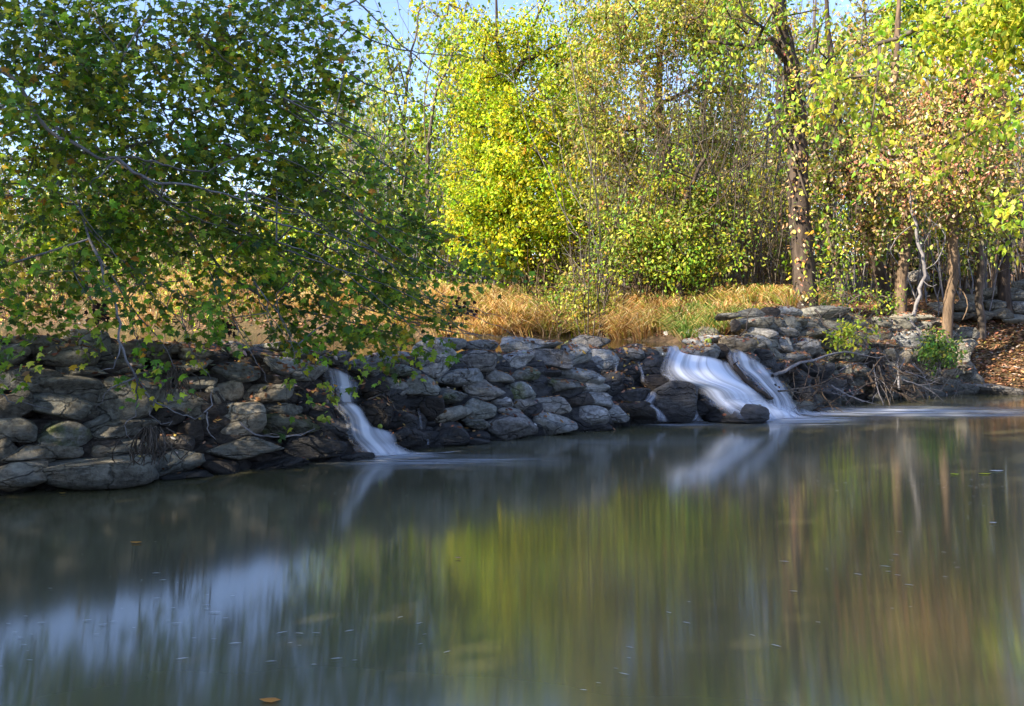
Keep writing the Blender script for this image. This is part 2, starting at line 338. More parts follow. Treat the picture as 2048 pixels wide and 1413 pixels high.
def rock(name, box, mat, seed, parent=None, deep=.9, off=0., tilt=0., pos=None, sub=3, boxy=.5, cuts=9, k=.85, rough=.05):
    x0, y0, x1, y1 = box; cx, cyy = (x0 + x1) / 2, (y0 + y1) / 2
    P = on_dam(cx, cyy, off, k) if pos is None else np.array(pos, float)
    s = P[1] / F; w = (x1 - x0) / 2 * s; h = (y1 - y0) / 2 * s; d = max(w * .75, h * .9) * deep
    P = P + np.array([0, d * .35, 0])
    V, Fc = rock_shape(seed, sub, boxy, cuts, rough)
    t = math.radians(tilt); w2, h2 = w, h
    if tilt:   # shrink so that the tilted stone still fills its box
        c_, s_ = abs(math.cos(t)), abs(math.sin(t)); h2 = max(.72 * h, (h - w * s_ * .5)); w2 = w * (1.02)
    V = V * np.array([w2, d, h2]) * (1.15 if x0 > 640 else 1.12)
    ct, st_ = math.cos(t), math.sin(t); V = np.stack([V[:, 0] * ct - V[:, 2] * st_, V[:, 1], V[:, 0] * st_ + V[:, 2] * ct], 1)
    az = math.atan2(P[0], P[1]); ca, sa = math.cos(-az), math.sin(-az); V = np.stack([V[:, 0] * ca - V[:, 1] * sa, V[:, 0] * sa + V[:, 1] * ca, V[:, 2]], 1)
    o = mk(name, V + P, [Fc], RM[mat], parent, P); rock_world.append((V + P, Fc)); return o
def conv(reg, L):
    ox, oy, s = reg; out = []
    for e in L: out.append(((ox + e[0] / s, oy + e[1] / s, ox + e[2] / s, oy + e[3] / s), e[4], e[5] if len(e) > 5 else 0, e[6] if len(e) > 6 else 0.))
    return out
RA = (0, 600, 2.926); RB = (560, 620, 4.096); RC = (950, 620, 4.096); RD = (1250, 560, 4.096); RE = (1600, 520, 4.156)
# x0, y0, x1, y1, stone kind, tilt, set-back
dam_left = conv(RA, [
 (70,205,385,325,'o',-6,.1),(370,176,530,285,'t',0,.25),(465,195,645,385,'o',0,.1),(225,272,545,390,'o',0),(-60,265,150,398,'o',0),(625,258,725,335,'t'),(705,238,870,372,'t',8),(840,252,990,375,'o'),(925,250,1130,318,'t',4,.1),(1035,283,1240,352,'t',-3),
 (548,340,810,435,'o',3),(870,352,1210,470,'o',4),(-40,398,310,530,'o',-4),(295,383,590,470,'o'),(95,432,555,578,'o',-6),(585,428,850,480,'o',3),(565,462,925,706,'o',0,-.05),(-70,540,158,708,'o'),(135,545,545,722,'o',-8),(405,515,565,660,'o',12),
 (-60,688,175,835,'o',-6),(145,722,492,868,'m',0),(-60,812,90,955,'o'),(35,842,425,965,'o',4),(145,900,305,970,'o'),(475,685,630,765,'o',22),(490,700,890,806,'o',3),(535,815,825,925,'o',8),(540,855,640,930,'t'),(-70,957,235,1120,'t',2,-.05),
 (205,915,880,1120,'o',-5,-.1),(825,872,1160,1055,'o',8),(930,525,1200,685,'t',-8),(1185,495,1300,640,'t',10),(1240,478,1410,600,'t'),(1020,455,1250,530,'o'),(1385,495,1710,625,'t',4),(1215,617,1530,800,'t'),(1475,668,1845,800,'y'),(1520,603,1750,685,'o',4),
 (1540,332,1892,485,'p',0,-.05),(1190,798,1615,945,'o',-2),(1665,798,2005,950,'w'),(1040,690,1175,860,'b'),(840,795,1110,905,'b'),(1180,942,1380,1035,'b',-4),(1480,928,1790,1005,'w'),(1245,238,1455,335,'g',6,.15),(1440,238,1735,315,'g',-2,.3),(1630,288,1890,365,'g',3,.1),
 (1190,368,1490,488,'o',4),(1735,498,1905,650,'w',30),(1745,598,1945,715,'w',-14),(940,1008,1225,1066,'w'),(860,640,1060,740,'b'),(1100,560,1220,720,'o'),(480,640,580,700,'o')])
dam_mid = conv(RB, [
 (335,343,590,475,'g',4,.1),(495,348,915,545,'g',0),(905,340,1060,395,'g',0,.1),(915,392,1045,455,'o'),(890,443,1140,565,'m'),(1090,265,1430,548,'g',0,-.08),(1205,235,1505,355,'g',0,.12),(1465,247,1765,392,'g',-3,.05),(1415,342,1755,505,'g'),(958,543,1288,705,'m'),
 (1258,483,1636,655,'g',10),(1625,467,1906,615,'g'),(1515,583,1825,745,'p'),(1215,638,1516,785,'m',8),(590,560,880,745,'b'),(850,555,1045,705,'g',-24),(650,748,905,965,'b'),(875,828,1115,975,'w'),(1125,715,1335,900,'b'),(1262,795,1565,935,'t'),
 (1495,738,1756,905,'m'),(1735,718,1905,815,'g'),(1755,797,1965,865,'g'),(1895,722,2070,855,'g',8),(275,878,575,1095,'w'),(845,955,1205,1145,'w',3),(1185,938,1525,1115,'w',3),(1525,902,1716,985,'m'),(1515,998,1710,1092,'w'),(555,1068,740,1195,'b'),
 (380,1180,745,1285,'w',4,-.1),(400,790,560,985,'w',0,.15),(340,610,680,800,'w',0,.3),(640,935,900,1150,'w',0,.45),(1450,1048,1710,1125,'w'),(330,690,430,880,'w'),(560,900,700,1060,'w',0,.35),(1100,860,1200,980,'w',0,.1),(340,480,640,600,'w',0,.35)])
dam_right = conv(RC, [
 (235,232,690,358,'g',0,.15),(145,342,465,485,'g',4),(445,322,785,500,'g',-6),(685,255,935,480,'p',18,-.05),(735,197,1085,358,'g',8,.25),(900,332,1170,500,'g'),(275,462,520,605,'m',6),(505,482,705,555,'w'),(705,478,1045,605,'g',-6),(445,550,895,685,'m',-4),
 (215,598,485,755,'m'),(865,592,1095,700,'g'),(835,678,1116,785,'g',-3),(295,718,510,825,'g',6),(485,722,775,865,'g'),(695,690,965,810,'b'),(785,797,1090,965,'g'),(1025,777,1255,915,'g',-6),(1135,762,1505,920,'b'),(485,857,825,1045,'p'),(85,847,490,1065,'g',0,-.05),
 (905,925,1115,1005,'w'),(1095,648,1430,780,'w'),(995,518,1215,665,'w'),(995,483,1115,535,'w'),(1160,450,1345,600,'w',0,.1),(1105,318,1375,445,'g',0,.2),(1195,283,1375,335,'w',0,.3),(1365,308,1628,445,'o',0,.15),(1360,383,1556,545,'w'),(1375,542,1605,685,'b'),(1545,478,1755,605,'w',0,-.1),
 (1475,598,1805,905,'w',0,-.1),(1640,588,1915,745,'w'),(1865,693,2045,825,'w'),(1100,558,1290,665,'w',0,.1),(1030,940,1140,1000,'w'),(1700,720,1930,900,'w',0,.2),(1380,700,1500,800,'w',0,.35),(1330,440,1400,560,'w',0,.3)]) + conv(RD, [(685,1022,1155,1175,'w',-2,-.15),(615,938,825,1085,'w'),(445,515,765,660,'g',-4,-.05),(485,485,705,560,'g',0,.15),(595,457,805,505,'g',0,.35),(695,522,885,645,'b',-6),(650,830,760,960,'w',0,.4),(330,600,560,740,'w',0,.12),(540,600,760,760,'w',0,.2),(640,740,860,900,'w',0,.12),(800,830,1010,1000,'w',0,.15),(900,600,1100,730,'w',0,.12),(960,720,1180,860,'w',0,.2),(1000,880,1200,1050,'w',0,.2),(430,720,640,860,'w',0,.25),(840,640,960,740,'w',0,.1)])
wall = conv(RD, [
 (795,468,1090,605,'t',-2,-.05),(1055,455,1195,575,'g',-25),(855,510,1065,645,'o',0,.1),(1030,380,1245,485,'g',-4),(1235,372,1416,485,'g',-18),(1165,478,1370,605,'g'),(1355,482,1595,615,'g'),(1035,568,1215,675,'w'),(1205,582,1510,695,'g'),(1375,398,1645,495,'o',6),
 (1525,448,1730,565,'o'),(1715,452,1855,545,'t'),(1825,428,1995,560,'o'),(1100,662,1405,775,'b',-3),(1415,668,1705,835,'w'),(1275,738,1516,905,'w'),(1695,688,1975,795,'o'),(1795,555,2005,700,'o',8),(1675,568,1855,645,'o'),(1495,798,1805,905,'w'),(1555,848,1785,1000,'w'),(1365,878,1565,1000,'w'),
 (925,235,1140,308,'o',4,.2),(1115,230,1265,325,'b',0,.2),(1235,226,1445,316,'g',0,.2),(1430,218,1830,325,'o',0,.2),(755,275,945,335,'o',0,.2),(895,308,1205,405,'o',4,.1),(1185,318,1325,395,'o'),(1255,308,1486,395,'o',0,.05),(872,325,945,425,'b'),(1485,328,1585,375,'t'),(1495,598,1655,685,'b')]) + conv(RE, [
 (955,452,1125,515,'o'),(1135,507,1315,585,'o',-4),(995,515,1095,575,'o'),(775,597,1025,745,'g'),(565,668,806,755,'o',4),(615,577,765,675,'o'),(695,738,805,835,'o'),(785,745,935,885,'t'),(925,757,1065,875,'o'),(1305,717,1435,795,'o'),(1235,767,1415,875,'t',3),(1275,867,1435,925,'o'),
 (1165,902,1325,995,'t'),(1305,912,1425,965,'o'),(995,897,1185,1035,'o'),(615,477,765,565,'o'),(325,867,485,965,'w'),(225,957,435,1035,'b'),(95,1057,265,1135,'w'),(1060,600,1240,740,'o',0,.15),(1060,720,1250,880,'o',0,.15),(760,450,960,600,'o',0,.2),(480,780,700,960,'b',0,.15),(480,960,760,1060,'w'),(760,880,1000,1050,'b',0,.15),(250,1040,520,1140,'w',0,.1)])
sc_ = on_dam(700, 920); dam = tag(empty('stone_dam', tuple(on_dam(900, 880))), 'dry-stacked grey boulder dam across the creek, spilling water at two gaps', 'dam')
wl = tag(empty('stone_wall', tuple(on_dam(1700, 790))), 'terraced dark fieldstone wall right of the wide waterfall, below the vine-covered trunk', 'stone wall')
sid = 100
for L, par, kk in ((dam_left, dam, .85), (dam_mid, dam, .85), (dam_right, dam, .85), (wall, wl, 1.0)):
    for box, mt, tl, off in L:
        sid += 1; big = (box[2] - box[0]) > 75
        rock('stone', box, mt, sid, par, off=off, tilt=-tl if False else tl, sub=4 if big else 3, boxy=random.choice([.3, .5, .8, 1.1]), cuts=random.choice([7, 9, 11, 14]), k=kk, rough=random.choice([.03, .05, .07]))
# filler stones chinked behind the faces, joined as one part of each
def fillers(par, mat, px0, px1, top, bot, n, k, seed0):
    A = Acc(); r = np.random.default_rng(seed0)
    for i in range(n):
        px = r.uniform(px0, px1); py = r.uniform(top(px), bot(px)); P = on_dam(px, py, r.uniform(.32, .5), k); V, Fc = rock_shape(seed0 + i % 12, 2, .4, 7, .05); s = r.uniform(.10, .26)
        V = V * np.array([s * 1.4, s * 1.2, s * .8]) + P; A.add(V, Fc); rock_world.append((V, Fc))
    o = A.build('chink_stones', RM[mat], par, par.location, colour=False); tag(o, kind='stuff')
topy = lambda x: float(np.interp(x, [-200, 0, 300, 640, 700, 830, 1300, 1330, 1500, 1600], [690, 690, 700, 740, 745, 715, 715, 730, 740, 700]))
boty = lambda x: float(np.interp(x, [-200, 0, 560, 750, 1050, 1530, 1900], [1030, 985, 935, 905, 870, 835, 790]))
fillers(dam, 'b', -60, 700, topy, boty, 200, .85, 900); fillers(dam, 'w', 700, 1560, topy, boty, 280, .85, 930)
fillers(wl, 'o', 1500, 1940, lambda x: 640. if x < 1800 else 660., boty, 220, 1.0, 960)
# the rubble body of dam and wall
def core(par, xs, off, k, ztop, back, mat):
    rows = [(-.5, 0), (0, 0), (.35, 0), (.7, 0), (ztop, 0)]; V = []; n = len(xs)
    for z, _ in rows:
        for x in xs: V.append((x, np.interp(x, BX, BY) + k * max(z, 0) + off, z))
    for x in xs: V.append((x, np.interp(x, BX, BY) + k * ztop + back, ztop))
    for x in xs: V.append((x, np.interp(x, BX, BY) + k * ztop + back + .3, -.5))
    V = np.array(V); V[:, 1] += .05 * SN(6, 5.)(V)
    i = np.arange(len(rows) + 1)[:, None] * n + np.arange(n - 1)[None]; Fq = np.stack([i, i + 1, i + n + 1, i + n], -1).reshape(-1, 4)
    mk('rubble_core', V, [Fq], RM[mat], par, par.location); rock_world.append((V, Fq))
core(dam, np.arange(-9, 5.2, .3), .42, .85, .93, 1.3, 'b')
core(wl, np.arange(4.6, 9.2, .3), .45, 1.0, 1.42, 1.0, 'b')

def lone(name, label, cat, box, mat, Y, seed, deep=1., group=None, sink=.25, **kw):
    cx = (box[0] + box[2]) / 2; s = Y / F; P = at(cx, (box[1] + box[3]) / 2, Y); P[1] += 0
    return tag(rock(name, box, mat, seed, pos=P, deep=deep, **kw), label, cat, group)
# ------------------------------------------------------------------ single rocks on the banks
pr = on_z(1976, 788, 0)
lone('flat_rock', 'long pale flat rock lying in the shallow water below the leaf-strewn bank', 'rock', (1915, 768, 2035, 792), 'p', pr[1], 31, .5)
lone('bank_rock', 'pale angular rock on the leafy slope between the orange trunk and bare sapling', 'rock', (1815, 541, 1858, 568), 'p', 23.5, 32)
for b, Yv, mt, lb in [((1272, 660, 1306, 678), 20.2, 'g', 'grey pointed stone at the pond edge under the golden grass'), ((1330, 659, 1360, 678), 19.2, 'g', 'grey slanted stone at the pond edge below the green grass'), ((1213, 664, 1237, 675), 21.2, 't', 'small flat tan stone beside the white one on the pond shore'), ((1374, 659, 1404, 681), 18.4, 'p', 'pale tan boulder on the shore where the pond meets the stone wall'), ((1196, 659, 1210, 671), 22.0, 'p', 'small white stone on the far pond shore'), ((1400, 655, 1440, 680), 18.0, 'o', 'dark low stone between the pale boulder and the wall')]:
    sid += 1; lone('shore_stone', lb, 'stone', b, mt, Yv, sid)
bw = tag(empty('stone_wall', tuple(at(1950, 640, 21.5))), 'tumbled shadowed stone wall at the far right edge above the leaf slope', 'stone wall')
for b, mt in [((1800,611,1848,634),'t'),((1838,606,1886,630),'t'),((1900,606,1950,625),'o'),((1968,600,2010,622),'o'),((2000,578,2060,608),'o'),((1980,618,2026,638),'o'),((1944,620,1986,642),'o'),((1920,590,1965,612),'o'),((2020,605,2070,630),'g'),((1960,575,2005,600),'o'),((1890,626,1946,642),'o'),((2010,630,2060,650),'o'),((2030,560,2070,585),'o')]:
    sid += 1; P = at((b[0] + b[2]) / 2, (b[1] + b[3]) / 2, 21.8 + (620 - b[1]) * .01); rock('stone', b, mt, sid, bw, pos=P, deep=.9)

# ------------------------------------------------------------------ falling water
FM = fall_mat()
def fall(label, rows, off=-.02, dens=.5, nu=14, sub=5, k=.85, bulge=.05):
    L = smooth_line(np.array([(a[0], a[1], b[0], b[1]) for a, b in rows], float), sub); n = len(L); V = []; uv = []; col = []
    ln = 0.; prev = None; ns = SN(5, 3.)
    for i, (x0, y0, x1, y1) in enumerate(L):
        P0 = on_dam(x0, y0, off, k); P1 = on_dam(x1, y1, off, k)
        if prev is not None: ln += np.linalg.norm((P0 + P1) / 2 - prev)
        prev = (P0 + P1) / 2; wd = np.linalg.norm(P1 - P0)
        for j in range(nu + 1):
            u = j / nu; P = P0 * (1 - u) + P1 * u; P = P + np.array([0, -1, .25]) * (bulge * math.sin(math.pi * u) ** .6 + .16 * min(1, wd) * float(ns(np.array([[u * wd * .9, 0, ln * .45]]))[0]))
            P[2] = max(P[2], .006); V.append(P); uv.append((u * wd * 2.2, ln)); e = min(u, 1 - u) * 2 * nu / (14. if nu > 24 else 8.); en = min(i, n - 1 - i) / 2.
            col.append((dens, min(1, e * .9 + .02) * min(1, en * .6 + .25), 0))
    i = np.arange(n - 1)[:, None] * (nu + 1) + np.arange(nu)[None]; Fq = np.stack([i, i + 1, i + nu + 2, i + nu + 1], -1).reshape(-1, 4)
    V = np.array(V); o = mk('waterfall', V, [Fq], FM, None, V.mean(0), col=np.array(col), uv=np.array(uv)); return tag(o, label, 'waterfall')
fall('broad white waterfall pouring through the gap left of the stone wall', [((1334,696),(1356,695)),((1330,708),(1366,708)),((1322,726),(1412,714)),((1316,748),(1474,730)),((1335,768),(1500,760)),((1385,782),(1516,786)),((1405,800),(1536,803)),((1430,818),(1566,822)),((1460,841),(1620,840))], -.14, .72, 34, 6, bulge=.12)
fall('thin veil waterfall beside the broad one, nearest the stone wall', [((1456,702),(1480,700)),((1456,720),(1504,714)),((1468,738),(1534,731)),((1492,754),(1558,752)),((1512,772),(1576,772)),((1532,790),(1590,796)),((1545,822),(1612,828))], -.34, .42, 18, 6)
fall('thin film of water sliding over the ledge atop the narrow left cascade', [((642,736),(676,737)),((643,748),(704,752)),((645,762),(716,768)),((647,777),(718,776))], -.1, .4, 14)
fall('short curtain of parallel water threads under the ledge of the left cascade', [((647,774),(714,772)),((649,786),(716,784)),((652,802),(718,800)),((654,810),(718,808))], -.14, .15, 20)
fall('curved white lower drop of the narrow left cascade ending at the pool', [((662,811),(714,808)),((674,822),(728,822)),((686,838),(736,838)),((690,856),(750,854)),((692,870),(776,862)),((698,884),(792,872)),((716,900),(798,898)),((728,914),(806,914))], -.16, .5, 20, 5, bulge=.08)
fall('hair-thin trickle between dark stones right of the left cascade', [((832,818),(844,818)),((835,832),(847,832)),((837,846),(850,846)),((839,860),(853,860))], -.1, .15, 6)
fall('tiny trickle just above the pool below the dark wedge stones', [((851,872),(858,872)),((852,884),(860,884)),((852,892),(862,892))], -.12, .2, 6)
fall('thin water strand on the left side of the dark pointed rock', [((1229,726),(1240,725)),((1228,738),(1236,738)),((1229,752),(1236,752)),((1231,764),(1244,764))], -.12, .35, 6)
fall('thin water strand on the right side of the dark pointed rock', [((1270,724),(1286,724)),((1276,738),(1288,738)),((1280,750),(1290,750)),((1280,766),(1298,768))], -.12, .35, 6)
fall('narrow white chute curling behind the round dark boulder', [((1318,750),(1330,748)),((1332,757),(1345,753)),((1340,768),(1356,765)),((1328,778),(1350,776))], -.14, .7, 8)
fall('small white chute between the wet rocks left of the biggest boulder', [((1298,784),(1316,784)),((1292,796),(1314,796)),((1284,808),(1308,810)),((1308,822),(1322,822)),((1312,845),(1340,845))], -.14, .6, 8)
fall('small foamy trickle between the two front wet boulders', [((1383,815),(1394,815)),((1380,830),(1400,830)),((1372,843),(1412,843))], -.1, .4, 8)

fall('misty white apron of foam spreading from the foot of the broad waterfall', [((1400,800),(1530,798)),((1428,816),(1590,812)),((1455,830),(1640,822)),((1478,842),(1690,830)),((1500,852),(1740,838))], -.3, .5, 26, 5, bulge=.05)
fall('misty white apron of foam at the foot of the narrow left cascade', [((700,888),(790,884)),((706,902),(815,898)),((716,914),(850,908)),((734,924),(900,915)),((760,932),(950,922))], -.25, .45, 26, 5, bulge=.04)
# ------------------------------------------------------------------ leaves
def leaf_tpl(kind):
    if kind == 'maple':
        a = np.array([(0, 0), (.18, .02), (.50, .12), (.34, .30), (.56, .58), (.22, .56), (0, 1.), (-.22, .56), (-.56, .58), (-.34, .30), (-.50, .12), (-.18, .02)])
        V = [(0, .35, .05)] + [(x, y, -.12 * abs(x) * 1.6) for x, y in a]
        Fc = [(0, i, i % 12 + 1) for i in range(1, 13)]
        return np.array(V), np.array(Fc)
    if kind == 'oval':
        V = [(0, 0, 0), (.26, .35, -.05), (.2, .7, -.04), (0, 1, 0), (-.2, .7, -.04), (-.26, .35, -.05), (0, .5, .04)]
        return np.array(V, float), np.array([(6, 0, 1), (6, 1, 2), (6, 2, 3), (6, 3, 4), (6, 4, 5), (6, 5, 0)])
    V = [(0, 0, 0), (.3, .5, .06), (0, 1, 0), (-.3, .45, .06)]
    return np.array(V, float), np.array([(0, 1, 2), (0, 2, 3)])
TPL = {k: leaf_tpl(k) for k in ('maple', 'oval', 'far')}
def palette(pal, n, r, jit=.22):
    c = np.array([p[0] for p in pal]); w = np.array([p[1] for p in pal], float); i = r.choice(len(pal), n, p=w / w.sum())
    return np.clip(c[i] * np.exp(r.normal(0, jit, (n, 1))) * np.exp(r.normal(0, jit * .3, (n, 3))), .004, .8)
def frames(n, r, axis, jax, up, jup):
    A = axis + r.normal(0, jax, (n, 3)); A /= np.linalg.norm(A, axis=1)[:, None]
    U = up + r.normal(0, jup, (n, 3)); X = np.cross(A, U); X /= np.linalg.norm(X, axis=1)[:, None] + 1e-9
    U = np.cross(X, A); return np.stack([X, A, U], 1)        # rows: x, y, z axes
def put_leaves(acc, kind, pos, fr, size, col):
    T, Fc = TPL[kind]; n = len(pos)
    V = pos[:, None] + np.einsum('mk,nkj->nmj', T, fr) * size[:, None, None]
    Fa = (Fc[None] + (np.arange(n) * len(T))[:, None, None]).reshape(-1, Fc.shape[1])
    acc.add(V.reshape(-1, 3), Fa, np.repeat(col, len(T), 0))

PAL = {
 'maple': [((.18, .28, .03), 5), ((.33, .43, .035), 3), ((.09, .17, .025), 3), ((.52, .50, .05), .8), ((.66, .34, .05), .3)],
 'yellow': [((.46, .52, .02), 4), ((.28, .40, .02), 3.4), ((.60, .54, .025), 2.2), ((.13, .22, .02), 2.2), ((.66, .45, .04), .5)],
 'green': [((.20, .32, .035), 4), ((.32, .42, .035), 3), ((.10, .18, .03), 2.5), ((.50, .50, .04), 1.6)],
 'deep': [((.10, .19, .04), 4), ((.17, .28, .05), 3), ((.05, .10, .03), 2), ((.36, .38, .05), 1.2)],
 'olive': [((.32, .34, .05), 3), ((.20, .26, .04), 3), ((.48, .44, .08), 2.2), ((.40, .28, .15), 1.3)],
 'mixed': [((.24, .32, .05), 3), ((.48, .48, .07), 2.2), ((.46, .31, .19), 2.2), ((.13, .17, .05), 1.6), ((.56, .44, .30), 1.2)],
 'rust': [((.52, .31, .16), 3.2), ((.36, .19, .10), 2.8), ((.64, .46, .30), 1.8), ((.40, .42, .07), 1.6), ((.16, .2, .05), 1.3), ((.28, .15, .09), 1.2), ((.5, .5, .08), 1.)],
 'lime': [((.48, .58, .05), 4), ((.66, .64, .08), 3), ((.24, .36, .04), 2)],
 'litter': [((.34, .18, .10), 4), ((.22, .11, .06), 4), ((.45, .26, .15), 3), ((.12, .06, .035), 3), ((.5, .35, .10), 1), ((.48, .42, .36), 1)],
}
class Skel:
    def __init__(s, trunk, rad):
        s.p = [np.asarray(q, float) for q in trunk]; s.par = [i - 1 for i in range(len(trunk))]; s.fix = list(rad); s.w = [0.] * len(trunk)
    def path(s, pts, start=None, rads=None):
        if start is None:
            d = np.linalg.norm(np.array(s.p) - pts[0], axis=1); start = int(d.argmin())
        q = start
        for i_, p in enumerate(pts): s.p.append(np.asarray(p, float)); s.par.append(q); s.fix.append(0. if rads is None else rads[i_]); s.w.append(0.); q = len(s.p) - 1
        s.w[-1] += 1
        return q
    def reach(s, c, r, sag=.1, step=.5, minbase=0):
        A = np.array(s.p[minbase:]); d = np.linalg.norm(A - c, axis=1) + .35 * np.maximum(0, A[:, 2] - c[2] + .2); q = int(d.argmin()) + minbase
        a = s.p[q]; L = np.linalg.norm(c - a); n = max(1, int(L / step)); side = r.normal(0, .12 * L, 3); pts = []
        for i in range(1, n + 1):
            t = i / n; pts.append(a * (1 - t) + c * t + side * math.sin(math.pi * t) + np.array([0, 0, sag * L * math.sin(math.pi * t)]) + r.normal(0, .02 * L, 3) * (i < n))
        return s.path(pts, q)
    def build(s, name, mat, parent, origin, tip=.006, pipe=.5, rmax=.2, k=6, minr=0.):
        n = len(s.p); w = np.array(s.w); ch = [[] for _ in range(n)]
        for i in range(n - 1, 0, -1):
            if s.par[i] >= 0: w[s.par[i]] += w[i]; ch[s.par[i]].append(i)
        R = np.minimum(np.maximum(tip * np.maximum(w, .5) ** pipe, minr), rmax); fx = np.array(s.fix); R = np.where(fx > 0, fx, R)
        acc = Acc(); used = np.zeros(n, bool); order = np.argsort(-w)
        for i0 in [0] + [j for j in range(1, n)]:
            if used[i0]: continue
            # walk downwards from here along the heaviest child
            chain = [] if s.par[i0] < 0 else [s.par[i0]]; i = i0
            while True:
                chain.append(i); used[i] = True; nx_ = [c for c in ch[i] if not used[c]]
                if not nx_: break
                i = max(nx_, key=lambda c: (s.fix[c], w[c]))
            if len(chain) > 1:
                rr = R[chain].copy()
                if s.par[i0] >= 0: rr[0] = rr[1]
                rr[-1] *= .5; tube(acc, np.array(s.p)[chain], rr, k if rr.max() > .03 else (4 if rr.max() > .012 else 3))
        return acc.build(name, mat, parent, origin, colour=False)
    
def sprigs(acc, tw, centers, r, kind, size, per, pal, L=.5, out=(0, 0, -.3), jit=.8, spread=.06, uprand=.6, twig_r=.003):
    """short leafy shoots round each centre"""
    n = len(centers); D = np.asarray(out, float) + r.normal(0, jit, (n, 3)); D /= np.linalg.norm(D, axis=1)[:, None]
    LL = L * r.uniform(.5, 1.3, n); t = r.uniform(0, 1, (n, per)); pos = centers[:, None] + D[:, None] * (t * LL[:, None])[..., None] + r.normal(0, spread, (n, per, 3)); pos[..., 2] -= (t ** 2 * LL[:, None] * .25)
    pos = pos.reshape(-1, 3); m = len(pos); ax = np.repeat(D, per, 0) * .6 + np.array([0, 0, -.35])
    fr = frames(m, r, ax, .5, np.array([-.25, -.35, 1.]), uprand); sz = size * r.uniform(.55, 1.25, m)
    base = np.repeat(np.exp(r.normal(0, .30, n)), per)[:, None] * np.repeat(np.exp(r.normal(0, 1, (n, 3)) * (.16, .10, .1)), per, 0)
    put_leaves(acc, kind, pos, fr, sz, np.clip(palette(pal, m, r) * base, 0, .8))
    if tw is not None:
        for c, d, l in zip(centers, D, LL):
            q = np.array([c, c + d * l * .5 + (0, 0, -.03 * l), c + d * l + (0, 0, -.2 * l)]); tube(tw, q, [twig_r, twig_r * .8, twig_r * .4], 3)
    return pos
def tree(name, label, cat, trunk, blobs, pal, leaf=('far', .12), per=9, L=.7, bark='mid', seed=1, group=None, tip=.012, extra=(), clumps=None, sprig=6, spread=.10, out=(0, 0, -.25), crown='crown', step=.8, base_ground=True, sag=.08, twigs=False, r0=None, shell=.55, minbase=1, leafmat=None):
    """trunk: (px, py, Y, radius) from the root up; blobs: (px, py, rx, ry, Y, depth radius in m, clumps)"""
    r = np.random.default_rng(seed); T = [at(a, b, c) for a, b, c, d in trunk]; rad = [d for *_, d in trunk]
    if base_ground:
        T[0][2] = gz(T[0][0], T[0][1]) - .15
        if T[1][2] - T[0][2] < .2 and len(T) > 2: T.pop(1); rad.pop(1)
    P = smooth_line(np.concatenate([np.array(T), np.array(rad)[:, None]], 1), 4, 0.); P[1:, :2] += r.normal(0, .02, (len(P) - 1, 2)); P[0, 3] *= 1.35
    sk = Skel(P[:, :3], P[:, 3]); org = P[0, :3].copy(); o = tag(empty(name, tuple(org)), label, cat, group)
    for e in extra: pts = smooth_line(np.array([at(*q) for q in e]), 3, .015, r); sk.path(pts)
    A = Acc(); TW = Acc() if twigs else None; cs = []
    for (px, py, rx, ry, Y, dz, nc) in blobs:
        c = at(px, py, Y); s = Y / F; d = r.normal(size=(nc, 3)); d /= np.linalg.norm(d, axis=1)[:, None]; q = d * (r.uniform(shell ** 3, 1, (nc, 1)) ** (1 / 3)) * np.array([rx * s, dz, ry * s]); q *= (1 + .12 * r.normal(size=(nc, 1))); cs.append(c + q)
    cs = np.concatenate(cs) if cs else np.zeros((0, 3))
    if len(cs):
        g = height(cs[:, 0], cs[:, 1]); cs = cs[cs[:, 2] > g + .15]
        cs = cs[np.argsort([np.linalg.norm(P[:, :3] - c, axis=1).min() for c in cs])]
        for c in cs: sk.reach(c, r, sag, step, minbase)
        cc = np.repeat(cs, sprig, 0) + r.normal(0, L * .38, (len(cs) * sprig, 3))
        sprigs(A, TW, cc, r, leaf[0], leaf[1], per, PAL[pal], L, out, .8, spread)
    sk.build('trunk', BARK[bark], o, org, tip=tip, rmax=max(rad) * .6)
    if TW is not None and TW.n: TW.build('twigs', BARK[bark], o, org, colour=False)
    if A.n: A.build(crown, leafmat or LEAF, o, org, smooth=False)
    return o

